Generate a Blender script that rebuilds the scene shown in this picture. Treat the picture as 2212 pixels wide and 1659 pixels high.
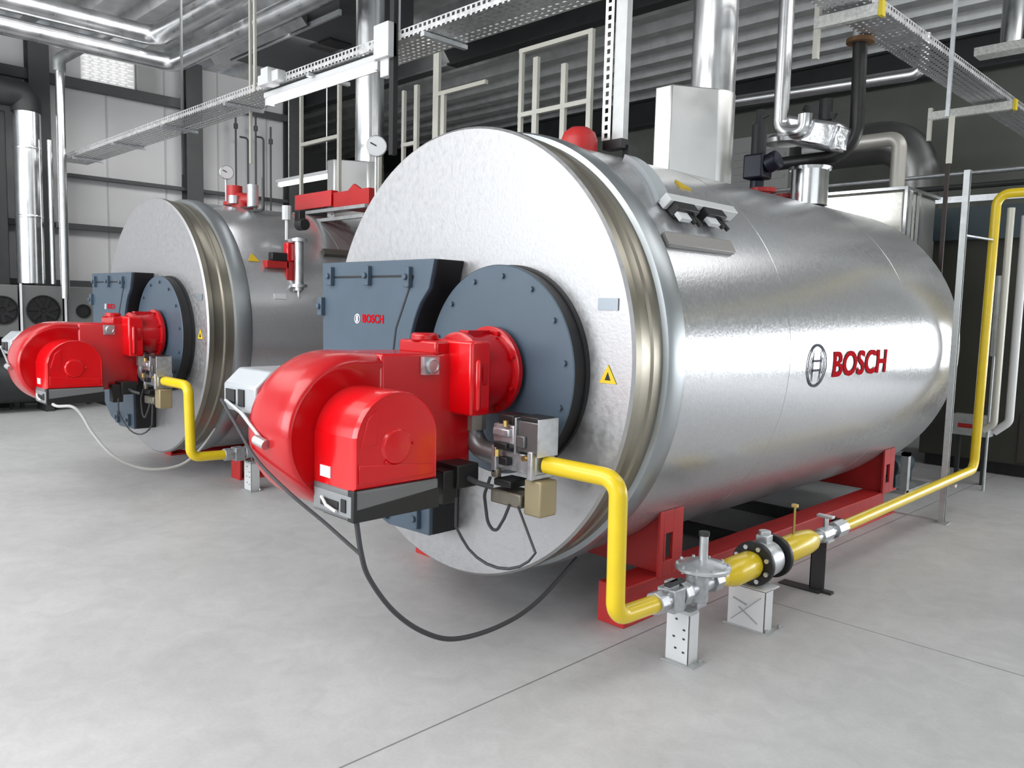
import bpy, math, random
from mathutils import Vector, Matrix
random.seed(7)
for o in list(bpy.data.objects): bpy.data.objects.remove(o)
C = bpy.context.scene.collection
SC = bpy.context.scene
PI = math.pi
# ------------------------------------------------------------------ camera
F = 1744.168; PITCH = -.0936276; ROLL = .024707; AZ = .785443836
EYE = Vector((3.04582702, -2.63963797, 1.51587522))
A_ = Vector((math.sin(AZ), math.cos(AZ), 0)); B_ = Vector((math.cos(AZ), -math.sin(AZ), 0)); Z_ = Vector((0, 0, 1))
def _w(v): return Vector((B_.dot(v), A_.dot(v), v.z))
_rt = Vector((1, 0, 0)); _up = Vector((0, -math.sin(PITCH), math.cos(PITCH))); _fw = Vector((0, math.cos(PITCH), math.sin(PITCH)))
RT = _w(math.cos(ROLL) * _rt + math.sin(ROLL) * _up); UP = _w(-math.sin(ROLL) * _rt + math.cos(ROLL) * _up); FW = _w(_fw)
cd = bpy.data.cameras.new('camera'); cam = bpy.data.objects.new('camera', cd); C.objects.link(cam)
mw = Matrix.Identity(4)
for i in range(3):
    mw[i][0] = RT[i]; mw[i][1] = UP[i]; mw[i][2] = -FW[i]; mw[i][3] = EYE[i]
cam.matrix_world = mw
cd.sensor_width = 36; cd.lens = 36 * F / 2212; cd.clip_start = .05; cd.clip_end = 100
SC.camera = cam
# ------------------------------------------------------------------ colour, world, light
SC.view_settings.view_transform = 'Standard'; SC.view_settings.look = 'None'
SC.view_settings.gamma = 1; SC.view_settings.use_curve_mapping = False
SC.view_settings.exposure = 0.1
SC.cycles.use_denoising = True
SC.cycles.max_bounces = 6; SC.cycles.diffuse_bounces = 3; SC.cycles.glossy_bounces = 4; SC.cycles.transparent_max_bounces = 8
SC.cycles.sample_clamp_indirect = 6; SC.cycles.caustics_reflective = False; SC.cycles.caustics_refractive = False
W = bpy.data.worlds.new('world'); SC.world = W; W.use_nodes = True
W.node_tree.nodes['Background'].inputs[0].default_value = (.86, .92, 1, 1)
W.node_tree.nodes['Background'].inputs[1].default_value = 1.0
def area(name, loc, rot, sx, sy, power, col=(1, 1, 1)):
    l = bpy.data.lights.new(name, 'AREA'); l.shape = 'RECTANGLE'; l.size = sx; l.size_y = sy; l.energy = power; l.color = col
    o = bpy.data.objects.new(name, l); C.objects.link(o); o.location = loc; o.rotation_euler = rot; return o
# daylight through the window bands of the front and right walls, added fill lights under the roof
area('window_light_front', (-2.0, -8.7, 2.9), (PI / 2, 0, 0), 9, 3.2, 400, (.95, .98, 1))
area('window_light_right', (6.75, -2.0, 2.6), (PI / 2, 0, PI / 2), 8, 3.4, 25, (.95, .98, 1))
area('door_light_right', (6.75, 6.9, 1.30), (PI / 2, 0, PI / 2), 4.6, 1.5, 60, (.97, .98, 1))
area('door_light_back', (4.5, 9.25, 1.30), (PI / 2, 0, PI), 4.4, 1.5, 85, (.97, .98, 1))
area('hall_fill_light', (-.8, -4.6, 5.0), (0, 0, 0), 7, 4, 330, (1, .99, .97))  # unseen fill added to brighten the hall; no lamp hangs here
area('hall_fill_light', (-6.5, -2.5, 5.0), (0, 0, 0), 5, 3, 60, (1, .99, .97))  # added fill for the left side, without a fixture
area('wall_fill_light', (-6.0, 1.2, 5.0), (0, .95, 0), 1.2, 8, 230, (1, .99, .98))  # unseen wall washer, added to lighten the left wall
area('hall_fill_light', (3.6, 4.0, 5.0), (0, 0, 0), 2.0, 7, 110, (1, .99, .97))  # added fill over the right side, without a fixture
# ------------------------------------------------------------------ materials
MATS = {}
def mat(name, col, metal=0., rough=.5, noise=0., nscale=20., bump=0., bscale=60., coat=0., emit=None, estr=0., stretch=None):
    m = bpy.data.materials.new(name); m.use_nodes = True; nt = m.node_tree; b = nt.nodes['Principled BSDF']
    b.inputs['Base Color'].default_value = (*col, 1); b.inputs['Metallic'].default_value = metal; b.inputs['Roughness'].default_value = rough
    b.inputs['Coat Weight'].default_value = coat; b.inputs['Coat Roughness'].default_value = .08
    tc = nt.nodes.new('ShaderNodeTexCoord'); mp = nt.nodes.new('ShaderNodeMapping'); nt.links.new(tc.outputs['Object'], mp.inputs[0])
    if stretch: mp.inputs['Scale'].default_value = stretch
    if noise:
        n = nt.nodes.new('ShaderNodeTexNoise'); n.inputs['Scale'].default_value = nscale; n.inputs['Detail'].default_value = 5
        nt.links.new(mp.outputs[0], n.inputs[0])
        mr = nt.nodes.new('ShaderNodeMapRange'); mr.inputs[1].default_value = .3; mr.inputs[2].default_value = .7
        mr.inputs[3].default_value = 1 - noise; mr.inputs[4].default_value = 1 + noise; nt.links.new(n.outputs[0], mr.inputs[0])
        mx = nt.nodes.new('ShaderNodeVectorMath'); mx.operation = 'SCALE'; mx.inputs[0].default_value = col
        nt.links.new(mr.outputs[0], mx.inputs['Scale']); nt.links.new(mx.outputs[0], b.inputs['Base Color'])
        if metal:
            mr2 = nt.nodes.new('ShaderNodeMapRange'); mr2.inputs[1].default_value = .3; mr2.inputs[2].default_value = .7
            mr2.inputs[3].default_value = rough * .85; mr2.inputs[4].default_value = rough * 1.2
            nt.links.new(n.outputs[0], mr2.inputs[0]); nt.links.new(mr2.outputs[0], b.inputs['Roughness'])
    if bump:
        n2 = nt.nodes.new('ShaderNodeTexNoise'); n2.inputs['Scale'].default_value = bscale; n2.inputs['Detail'].default_value = 3
        nt.links.new(mp.outputs[0], n2.inputs[0]); bp = nt.nodes.new('ShaderNodeBump'); bp.inputs['Strength'].default_value = bump
        bp.inputs['Distance'].default_value = .01
        nt.links.new(n2.outputs[0], bp.inputs['Height']); nt.links.new(bp.outputs[0], b.inputs['Normal'])
    if emit:
        b.inputs['Emission Color'].default_value = (*emit, 1); b.inputs['Emission Strength'].default_value = estr
    MATS[name] = m; return m
shell_m = mat('stucco aluminium cladding', (.60, .61, .63), .62, .22, .035, 45, .06, 70)
face_m = mat('brushed aluminium sheet', (.49, .49, .50), .85, .46, .05, 30, .09, 60)
ring_m = mat('folded aluminium edge', (.34, .315, .26), .9, .34)
duct_m = mat('galvanised duct steel', (.62, .63, .64), 1, .30, .10, 6, .1, 20)
pipe_m = mat('polished cladding pipe', (.80, .81, .82), 1, .22, .04, 8)
steel_m = mat('zinc plated steel', (.62, .64, .66), .9, .38, .10, 25)
gsteel_m = mat('galvanised steel', (.52, .54, .54), .7, .5, .12, 20)
paintsteel_m = mat('grey painted steelwork', (.075, .078, .08), .1, .5, .10, 4)
dark_m = mat('dark equipment casing', (.035, .037, .038), .1, .55, .2, 5)
black_m = mat('black plastic', (.012, .012, .013), 0, .45)
slate_m = mat('slate blue paint', (.070, .104, .142), 0, .42, .05, 6)
slatedark_m = mat('black gasket paint', (.010, .010, .012), 0, .5)
redshade_m = mat('glossy shaded red enamel', (.52, .001, .005), 0, .27, 0, 1, 0, 1, .3)  # burner red darkened: the shade on its sides is put into the colour
redbright_m = mat('glossy bright red enamel', (.72, .002, .006), 0, .22, 0, 1, 0, 1, .4)  # lit copy of the burner red; red switch and plate share it
redframe_m = mat('red primer steel', (.55, .028, .028), 0, .42, .08, 8)
yellow_m = mat('yellow gas pipe paint', (.86, .62, .012), 0, .35, .04, 10, 0, 1, .3)
greybox_m = mat('graphite plastic', (.10, .105, .11), 0, .4)
alubox_m = mat('cast aluminium', (.50, .51, .53), .8, .42, .15, 30)
brass_m = mat('brass', (.62, .45, .16), 1, .35)
olive_m = mat('bronze grey casting', (.22, .20, .16), .6, .45, .15, 30)
black_pipe_m = mat('black insulated pipe', (.018, .017, .017), .1, .38, .1, 20)
white_m = mat('white paint', (.75, .76, .77), 0, .45)
cream_m = mat('cream galvanised railing', (.66, .65, .58), .3, .45)
label_m = mat('white label', (.80, .82, .84), 0, .5)
grlabel_m = mat('silver name plate', (.30, .34, .38), .5, .4)
warn_m = mat('yellow warning triangle', (.80, .55, .02), 0, .5)
redletter_m = mat('red lettering', (.52, .004, .012), 0, .9); redletter_m.node_tree.nodes['Principled BSDF'].inputs['Specular IOR Level'].default_value = .1
greyletter_m = mat('grey emblem', (.13, .14, .17), 0, .9); greyletter_m.node_tree.nodes['Principled BSDF'].inputs['Specular IOR Level'].default_value = .1
cable_m = mat('dark grey cable', (.045, .045, .05), 0, .6)
palecable_m = mat('pale grey cable', (.52, .52, .51), 0, .6)
wallpanel_m = mat('light grey wall cassette', (.72, .72, .73), 0, .6, .04, 1.2)
backwall_m = mat('olive grey back wall', (.17, .18, .155), 0, .7, .1, 2)
deck_m = mat('galvanised roof deck', (.66, .67, .67), .4, .36, .15, 5)
ceil_m = mat('grey ceiling', (.20, .20, .20), 0, .7)
teal_m = mat('dark blue grey machine', (.05, .075, .09), .1, .5)
glass_m = mat('gauge glass', (.75, .80, .82), .2, .15)
tube_m = mat('fluorescent tube', (1, 1, 1), 0, .5, emit=(1, 1, 1), estr=6)
tubefar_m = mat('far fluorescent tube', (1, 1, 1), 0, .5, emit=(1, 1, .96), estr=3)
pane2_m = mat('dull side window pane', (.8, .85, .9), 0, .3, emit=(.93, .97, 1), estr=.45)
door_m = mat('daylight in the open door', (.8, .85, .9), 0, .3, emit=(.95, .98, 1), estr=3.0)
pane_m = mat('daylight window pane', (.8, .85, .9), 0, .3, emit=(.93, .97, 1), estr=1.6)
sky_m = mat('translucent rooflight', (.8, .8, .78), 0, .5, emit=(1, 1, .96), estr=1.1)
louvre_m = mat('white louvre blade', (.8, .8, .8), 0, .5, emit=(1, 1, 1), estr=.25)
def perforated(name, col, metal, rough, cell, hole):
    m = mat(name, col, metal, rough, .2, 25); nt = m.node_tree; b = nt.nodes['Principled BSDF']
    tc = nt.nodes.new('ShaderNodeTexCoord'); sp = nt.nodes.new('ShaderNodeSeparateXYZ'); nt.links.new(tc.outputs['Object'], sp.inputs[0])
    last = None
    for ax in range(3):
        a = nt.nodes.new('ShaderNodeMath'); a.operation = 'PINGPONG'; a.inputs[1].default_value = cell[ax] / 2; nt.links.new(sp.outputs[ax], a.inputs[0])
        g = nt.nodes.new('ShaderNodeMath'); g.operation = 'LESS_THAN'; g.inputs[1].default_value = hole[ax] / 2; nt.links.new(a.outputs[0], g.inputs[0])
        if last is None: last = g
        else:
            k = nt.nodes.new('ShaderNodeMath'); k.operation = 'MULTIPLY'; nt.links.new(last.outputs[0], k.inputs[0]); nt.links.new(g.outputs[0], k.inputs[1]); last = k
    inv = nt.nodes.new('ShaderNodeMath'); inv.operation = 'SUBTRACT'; inv.inputs[0].default_value = 1; nt.links.new(last.outputs[0], inv.inputs[1])
    nt.links.new(inv.outputs[0], b.inputs['Alpha']); return m
# holes repeat along the two axes lying in the sheet; the third axis takes no part
trayx_m = perforated('perforated cable tray steel', (.60, .61, .61), .8, .4, (.06, .05, 9), (.026, .016, 99))
trayside_m = perforated('slotted tray flange', (.66, .66, .66), .6, .45, (.05, 9, .05), (.028, 99, .022))
strut_m = perforated('slotted strut steel', (.74, .76, .76), .6, .4, (.0533, 9, .045), (.022, 99, .026))
def floor_mat():
    m = bpy.data.materials.new('trowelled concrete'); m.use_nodes = True; nt = m.node_tree; b = nt.nodes['Principled BSDF']
    tc = nt.nodes.new('ShaderNodeTexCoord'); sp = nt.nodes.new('ShaderNodeSeparateXYZ'); nt.links.new(tc.outputs['Object'], sp.inputs[0])
    def noise(sc, det, ds=0.):
        n = nt.nodes.new('ShaderNodeTexNoise'); n.inputs['Scale'].default_value = sc; n.inputs['Detail'].default_value = det; n.inputs['Distortion'].default_value = ds
        nt.links.new(tc.outputs['Object'], n.inputs[0]); return n
    def rng(src, a, bb, c, d):
        r = nt.nodes.new('ShaderNodeMapRange'); r.inputs[1].default_value = a; r.inputs[2].default_value = bb; r.inputs[3].default_value = c; r.inputs[4].default_value = d
        nt.links.new(src, r.inputs[0]); return r.outputs[0]
    def mul(a, bb):
        k = nt.nodes.new('ShaderNodeMath'); k.operation = 'MULTIPLY'; nt.links.new(a, k.inputs[0])
        if isinstance(bb, float): k.inputs[1].default_value = bb
        else: nt.links.new(bb, k.inputs[1])
        return k.outputs[0]
    v = mul(rng(noise(1.1, 6, .4).outputs[0], .3, .7, .90, 1.07), rng(noise(7, 6, 1.).outputs[0], .3, .7, .93, 1.05))
    v = mul(v, rng(noise(60, 2).outputs[0], .3, .7, .97, 1.03))
    def line(out, pos, half):
        s = nt.nodes.new('ShaderNodeMath'); s.operation = 'SUBTRACT'; nt.links.new(out, s.inputs[0]); s.inputs[1].default_value = pos
        a = nt.nodes.new('ShaderNodeMath'); a.operation = 'ABSOLUTE'; nt.links.new(s.outputs[0], a.inputs[0])
        g = nt.nodes.new('ShaderNodeMath'); g.operation = 'LESS_THAN'; nt.links.new(a.outputs[0], g.inputs[0]); g.inputs[1].default_value = half
        return g.outputs[0]
    l1 = line(sp.outputs[0], .887, .0042)
    l2 = line(sp.outputs[1], 1.29, .004)
    gt = nt.nodes.new('ShaderNodeMath'); gt.operation = 'GREATER_THAN'; nt.links.new(sp.outputs[0], gt.inputs[0]); gt.inputs[1].default_value = .887
    l2 = mul(l2, gt.outputs[0])
    mx = nt.nodes.new('ShaderNodeMath'); mx.operation = 'MAXIMUM'; nt.links.new(l1, mx.inputs[0]); nt.links.new(l2, mx.inputs[1])
    v = mul(v, rng(mx.outputs[0], 0, 1, 1, .42))
    cmb = nt.nodes.new('ShaderNodeVectorMath'); cmb.operation = 'SCALE'; cmb.inputs[0].default_value = (.56, .56, .565); nt.links.new(v, cmb.inputs['Scale'])
    nt.links.new(cmb.outputs[0], b.inputs['Base Color']); b.inputs['Roughness'].default_value = .48
    return m
floor_m = floor_mat()
# ------------------------------------------------------------------ mesh helpers
class G:
    def __init__(s): s.v = []; s.f = []; s.mi = []; s.cur = 0
    def add(s, vs, fs):
        o = len(s.v); s.v += [tuple(v) for v in vs]; s.f += [tuple(o + i for i in f) for f in fs]; s.mi += [s.cur] * len(fs); return s
    def box(s, x0, x1, y0, y1, z0, z1):
        v = [(x, y, z) for x in (x0, x1) for y in (y0, y1) for z in (z0, z1)]
        return s.add(v, [(0, 1, 3, 2), (4, 6, 7, 5), (0, 4, 5, 1), (2, 3, 7, 6), (0, 2, 6, 4), (1, 5, 7, 3)])
    def obox(s, c, ax, ay, az, hx, hy, hz):
        c = Vector(c); ax = Vector(ax).normalized() * hx; ay = Vector(ay).normalized() * hy; az = Vector(az).normalized() * hz
        v = [c + i * ax + j * ay + k * az for i in (-1, 1) for j in (-1, 1) for k in (-1, 1)]
        return s.add(v, [(0, 1, 3, 2), (4, 6, 7, 5), (0, 4, 5, 1), (2, 3, 7, 6), (0, 2, 6, 4), (1, 5, 7, 3)])
    def bar(s, p, q, w, h, up=(0, 0, 1)):
        p = Vector(p); q = Vector(q); d = q - p; u = Vector(up); sx = d.cross(u)
        if sx.length < 1e-6: u = Vector((0, 1, 0)); sx = d.cross(u)
        return s.obox((p + q) / 2, d, sx, d.cross(sx), d.length / 2, w / 2, h / 2)
    def lathe(s, prof, p0, ax, n=32, closed_ends=True):
        p0 = Vector(p0); ax = Vector(ax).normalized(); t = Vector((0, 0, 1)) if abs(ax.z) < .9 else Vector((1, 0, 0))
        u = ax.cross(t).normalized(); w = ax.cross(u)
        vs = []; fs = []
        for r, h in prof:
            for i in range(n):
                a = 2 * PI * i / n; vs.append(p0 + ax * h + (u * math.cos(a) + w * math.sin(a)) * r)
        for k in range(len(prof) - 1):
            for i in range(n):
                j = (i + 1) % n; fs.append((k * n + i, k * n + j, (k + 1) * n + j, (k + 1) * n + i))
        if closed_ends:
            if prof[0][0] > 1e-6: fs.append(tuple(range(n))[::-1])
            if prof[-1][0] > 1e-6: fs.append(tuple((len(prof) - 1) * n + i for i in range(n)))
        return s.add(vs, fs)
    def cyl(s, p, q, r, r2=None, n=20):
        p = Vector(p); q = Vector(q); d = q - p
        return s.lathe([(r, 0), (r if r2 is None else r2, d.length)], p, d, n)
    def tube(s, pts, r, bend=0., n=12, seg=6, caps=True):
        P = [Vector(p) for p in pts]; path = [P[0]]
        for i in range(1, len(P) - 1):
            a, b, c = P[i - 1], P[i], P[i + 1]; d1 = (a - b); d2 = (c - b)
            ang = d1.angle(d2, PI); 
            if bend <= 0 or ang > PI - .02: path.append(b); continue
            t = min(bend / math.tan(ang / 2), d1.length * .49, d2.length * .49); rr = t * math.tan(ang / 2)
            d1.normalize(); d2.normalize(); bis = (d1 + d2).normalized(); cen = b + bis * (rr / math.sin(ang / 2))
            s0 = b + d1 * t - cen; s1 = b + d2 * t - cen; th = s0.angle(s1); axr = s0.cross(s1).normalized()
            for k in range(seg + 1): path.append(cen + Matrix.Rotation(th * k / seg, 3, axr) @ s0)
        path.append(P[-1])
        path = [p for i, p in enumerate(path) if i == 0 or (p - path[i - 1]).length > 1e-5]
        T = []
        for i in range(len(path)):
            a = path[max(0, i - 1)]; b = path[min(len(path) - 1, i + 1)]; T.append((b - a).normalized())
        u = T[0].orthogonal().normalized(); vs = []; fs = []
        for i, p in enumerate(path):
            if i: 
                u = (T[i - 1].rotation_difference(T[i]) @ u); u = (u - T[i] * u.dot(T[i])).normalized()
            w = T[i].cross(u)
            for k in range(n):
                a = 2 * PI * k / n; vs.append(p + (u * math.cos(a) + w * math.sin(a)) * r)
        m = len(path)
        for i in range(m - 1):
            for k in range(n):
                j = (k + 1) % n; fs.append((i * n + k, i * n + j, (i + 1) * n + j, (i + 1) * n + k))
        if caps: fs += [tuple(range(n))[::-1], tuple((m - 1) * n + i for i in range(n))]
        return s.add(vs, fs)
    def prism(s, poly, fn, w0, w1):
        n = len(poly); vs = [fn(a, b, w0) for a, b in poly] + [fn(a, b, w1) for a, b in poly]
        fs = [tuple(range(n))[::-1], tuple(n + i for i in range(n))] + [(i, (i + 1) % n, n + (i + 1) % n, n + i) for i in range(n)]
        return s.add(vs, fs)
XZ = lambda a, b, w: (a, w, b)
YZ = lambda a, b, w: (w, a, b)
XY = lambda a, b, w: (a, b, w)
def wloc(o):
    p = Vector((0, 0, 0))
    while o: p += o.location; o = o.parent
    return p
def build(name, g, m, parent=None, bevel=0., ang=35, solid=True):
    me = bpy.data.meshes.new(name); me.from_pydata(g.v, [], g.f)
    for x in (m if isinstance(m, (list, tuple)) else [m]): me.materials.append(x)
    me.polygons.foreach_set('material_index', g.mi); me.polygons.foreach_set('use_smooth', [True] * len(g.f))
    import bmesh
    bm = bmesh.new(); bm.from_mesh(me); bmesh.ops.recalc_face_normals(bm, faces=bm.faces); bm.to_mesh(me); bm.free()
    me.set_sharp_from_angle(angle=math.radians(ang)); me.update()
    o = bpy.data.objects.new(name, me); C.objects.link(o)
    if parent:
        o.location = -wloc(parent); o.parent = parent
    if bevel:
        b = o.modifiers.new('bevel', 'BEVEL'); b.width = bevel; b.segments = 2; b.limit_method = 'ANGLE'; b.angle_limit = math.radians(40)
    return o
def thing(name, label, cat, loc=(0, 0, 0), group=None):
    o = bpy.data.objects.new(name, None); C.objects.link(o); o.location = loc; o.empty_display_size = .1
    o['label'] = label; o['category'] = cat
    if group: o['group'] = group
    return o
def tag(o, label, cat, group=None):
    o['label'] = label; o['category'] = cat
    if group: o['group'] = group
    return o
def struct(name, g, m, label=None, bevel=0., parent=None):
    o = build(name, g, m, parent, bevel); 
    if not parent: o['kind'] = 'structure'
    if label: o['label'] = label
    return o
def one(name, label, cat, g, m, group=None, bevel=0., base=None):
    """a thing that is one mesh; its origin is put at base so that the object sits where it stands"""
    o = build(name, g, m, None, bevel)
    lo = Vector(base) if base else Vector([(min(v[i] for v in g.v) + max(v[i] for v in g.v)) / 2 for i in range(2)] + [min(v[2] for v in g.v)])
    o.data.transform(Matrix.Translation(-lo)); o.location = lo
    return tag(o, label, cat, group)
def dup(root, off, label, group=None):
    r = root.copy(); C.objects.link(r); r.location = root.location + Vector(off); r['label'] = label
    if group: r['group'] = group
    for ch in list(root.children):
        c = ch.copy(); C.objects.link(c); c.parent = r
        for g2 in ch.children:
            d = g2.copy(); C.objects.link(d); d.parent = c
    return r
def text_mesh(txt, bold=.0):
    cu = bpy.data.curves.new('lettering', 'FONT'); cu.body = txt; cu.size = 1; cu.offset = bold; cu.resolution_u = 4
    o = bpy.data.objects.new('lettering', cu); C.objects.link(o); dg = bpy.context.evaluated_depsgraph_get()
    me = bpy.data.meshes.new_from_object(o.evaluated_get(dg)); vs = [v.co.copy() for v in me.vertices]; fs = [tuple(p.vertices) for p in me.polygons]
    bpy.data.objects.remove(o); bpy.data.curves.remove(cu); bpy.data.meshes.remove(me)
    x0 = min(v.x for v in vs); x1 = max(v.x for v in vs); y0 = min(v.y for v in vs); y1 = max(v.y for v in vs)
    return [((v.x - x0) / (x1 - x0), (v.y - y0) / (y1 - y0)) for v in vs], fs
# ------------------------------------------------------------------ room
H = 5.2; YB = 9.5; XL = -10.0; XR = 7.0; YF = -9.0
g = G(); g.box(-15, XR, YF, YB, -.2, 0); struct('floor', g, floor_m)
g = G(); g.box(XL - .2, XL, YF, 4.9, 0, H)
struct('wall_left', g, wallpanel_m)
for k, y in enumerate([-7 + 2.07 * i for i in range(0)]): pass
g = G()
y = YF + .4
while y < 4.9:
    g.box(XL, XL + .012, y, y + .02, .1, H); y += .86
struct('trim_1', g, mat('cassette joint', (.55, .55, .55), 0, .6))
g = G(); g.box(-15, XL - .2, 4.9, 5.1, 0, H + .2); struct('wall_return', g, ceil_m)
g = G(); g.box(-15.2, -15, 4.9, YB, 0, H + .2); struct('wall_far', g, ceil_m)
g = G(); g.box(-15.2, XR + .2, YB, YB + .2, 0, H + .2); struct('wall_back', g, backwall_m)
g = G(); g.box(2.3, 6.7, YB - .03, YB - .01, .55, 2.05); struct('door_1', g, door_m)
# front wall behind the camera with a long window band
g = G(); g.box(XL, XR, YF - .2, YF, 0, 1.3); g.box(XL, XR, YF - .2, YF, 4.5, H); g.box(XL, -9.5, YF - .2, YF, 1.3, 4.5); g.box(2.5, XR, YF - .2, YF, 1.3, 4.5)
struct('wall_front', g, wallpanel_m)
g = G(); g.box(-9.5, 2.5, YF - .12, YF - .1, 1.3, 4.5); w1 = struct('window_1', g, pane_m)
g = G()
for i in range(9): g.box(-9.5 + 1.5 * i - .03, -9.5 + 1.5 * i + .03, YF - .1, YF - .02, 1.3, 4.5)
build('window_frame', g, white_m, w1)
# right wall: window band and an open roller door
g = G(); g.box(XR, XR + .2, YF, YB, 4.3, H); g.box(XR, XR + .2, YF, 4.5, 0, .9); g.box(XR, XR + .2, 9.3, YB, 0, 4.3); g.box(XR, XR + .2, 4.5, 9.3, 0, 4.3)
g.box(XR, XR + .2, YF, -6, .9, 4.3); g.box(XR, XR + .2, 2, 4.5, .9, 4.3)
struct('wall_right', g, backwall_m)
g = G(); g.box(XR + .1, XR + .12, -6, 2, .9, 4.3); w2 = struct('window_2', g, pane2_m)
g = G()
for i in range(6): g.box(XR + .02, XR + .1, -6 + 1.6 * i - .03, -6 + 1.6 * i + .03, .9, 4.3)
build('window_frame', g, white_m, w2)
g = G(); g.box(XR - .03, XR - .01, 4.5, 9.3, .55, 2.05); g2_ = struct('window_3', g, pane_m)
# corrugated roof deck, ribs along x
g = G(); per = .54; prof = []; y = YF - .2
while y < YB + .6:
    prof += [(y, H), (y + .20, H), (y + .25, H + .14), (y + .49, H + .14)]; y += per
n = len(prof); vs = [(-15.2, a, b) for a, b in prof] + [(XR + .2, a, b) for a, b in prof]
g.add(vs, [(i, i + 1, n + i + 1, n + i) for i in range(n - 1)])
struct('ceiling', g, deck_m)
g = G(); g.box(-15.2, XR + .2, YF - .2, YB + .2, H + .2, H + .3); struct('ceiling_roof', g, ceil_m)
# rooflights
g = G(); g.box(-6.45, -5.75, 2.0, 2.65, H - .03, H - .01) 

struct('window_4', g, sky_m)
# ------------------------------------------------------------------ boiler
R = 1.1; AXZ = 1.28; L = 4.15
def arc(cx, cz, r, a0, a1, n): return [(cx + r * math.cos(math.radians(a0 + (a1 - a0) * i / n)), cz + r * math.sin(math.radians(a0 + (a1 - a0) * i / n))) for i in range(n + 1)]
def bolts(g, cx, cz, r, y0, y1, n, rb, off=0.):
    for i in range(n):
        a = 2 * PI * (i + off) / n; g.cyl((cx + r * math.cos(a), y0, cz + r * math.sin(a)), (cx + r * math.cos(a), y1, cz + r * math.sin(a)), rb, n=6)
def oncyl(y, z, out=.003): 
    rr = R + out - .002; return (math.sqrt(max(0, rr * rr - (z - AXZ) ** 2)), y, z)
def make_boiler(label):
    t = thing('boiler', label, 'boiler', (0, 2.0, 0), 'horizontal steam boilers')
    g = G(); g.lathe([(R - .002, .37), (R - .002, 1.35), (R - .0008, 1.353), (R - .0008, 2.38), (R - .002, 2.383), (R - .002, 3.12), (R - .0008, 3.123), (R - .0008, 3.42), (R - .002, 3.423), (R - .002, L - .03), (R - .03, L), (0, L)], (0, 0, AXZ), (0, 1, 0), 128, False)
    build('shell', g, shell_m, t, ang=20)
    g = G(); g.lathe([(0, 0), (R - .012, 0), (R, .012)], (0, 0, AXZ), (0, 1, 0), 128, False); g.lathe([(0, .04), (.5, .04)], (0, 0, AXZ), (0, 1, 0), 16, False)
    build('front_cover', g, face_m, t, ang=20)
    g = G(); g.lathe([(R, .012), (R + .001, .05), (R - .010, .056), (R - .018, .08), (R - .018, .135), (R - .010, .148), (R - .010, .160), (R - .018, .170), (R - .018, .225)], (0, 0, AXZ), (0, 1, 0), 128, False)
    build('front_flange_ring', g, ring_m, t, ang=25)
    g = G(); g.lathe([(R - .018, .225), (R + .006, .232), (R + .014, .255), (R + .016, .290), (R + .016, .330), (R + .010, .355), (R - .002, .368), (R - .01, .38)], (0, 0, AXZ), (0, 1, 0), 128, False)
    build('shell_band', g, mat('blue grey galvanised band', (.42, .45, .47), .9, .36), t, ang=25)
    # service door casing, upper left of the burner plate
    con = [(x, z) for x, z in arc(.395, 1.235, .53, 146, 220, 14) if x < .05]
    poly = [(-.92, 1.74), (.056, 1.74), (.02, 1.60)] + [p for p in con if p[1] < 1.56 and p[1] > .86] + [(.05, .82), (.05, .40), (-.28, .39), (-.50, .45), (-.70, .60), (-.84, .80), (-.91, 1.02)]
    g = G(); g.prism(poly, XZ, -.002, -.165); build('door_casing', g, slatedark_m, t, .004)
    ins = []
    cxm = sum(p[0] for p in poly) / len(poly); czm = sum(p[1] for p in poly) / len(poly)
    g = G(); g.prism(poly, XZ, -.165, -.190); dr = build('cleaning_door', g, slate_m, t, .005)
    g = G(); w = .011; y = -.1905
    for p, q in (((-.84, 1.66), (-.10, 1.66)), ((-.10, 1.66), (-.235, 1.40)), ((-.235, 1.40), (-.27, 1.20))):
        g.bar((p[0], y, p[1]), (q[0], y, q[1]), .004, w, (0, 0, 1)) if p[1] == q[1] else g.bar((p[0], y, p[1]), (q[0], y, q[1]), .004, w, (1, 0, 0))
    build('door_groove', g, slatedark_m, dr)
    for x, z, v in ((-.82, 1.665, 1), (-.47, 1.665, 1), (-.13, 1.655, 1), (-.915, 1.50, 0), (-.30, .47, 1), (-.04, .47, 1)):
        g = G(); g.box(x - .022, x + .022, -.215, -.188, z - .05, z + .05); g.cyl((x, -.23, z), (x, -.20, z), .016, n=10); build('clamp', g, slate_m, t, .004)
    # lettering on the cleaning door
    tv, tf = text_mesh('BOSCH', .03); g = G(); g.add([(-.525 + .185 * a, -.1925, 1.421 + .045 * b) for a, b in tv], tf); build('lettering', g, redletter_m, dr)
    g = G(); g.lathe([(.026, 0), (.026, .002), (.020, .002), (.020, 0)], (-.575, -.1925, 1.441), (0, 1, 0), 24, False); g.box(-.583, -.567, -.193, -.191, 1.425, 1.457); build('emblem', g, label_m, dr)
    # burner mounting plate
    g = G(); g.lathe([(.0, -.100), (.470, -.100), (.475, -.095)], (.395, 0, 1.235), (0, 1, 0), 96, False); bolts(g, .395, 1.235, .425, -.100, -.113, 14, .013, .3)
    bp = build('burner_plate', g, slate_m, t, ang=30)
    g = G(); g.lathe([(.475, -.096), (.475, -.072), (.468, -.07), (.468, -.02), (.478, -.018), (.478, -.001)], (.395, 0, 1.235), (0, 1, 0), 96, False); build('plate_rim', g, slatedark_m, bp, ang=30)
    # labels
    g = G(); g.box(.905, 1.01, -.006, -.001, 1.517, 1.567); build('name_plate', g, grlabel_m, t)['label'] = 'small grey name plate'
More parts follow.
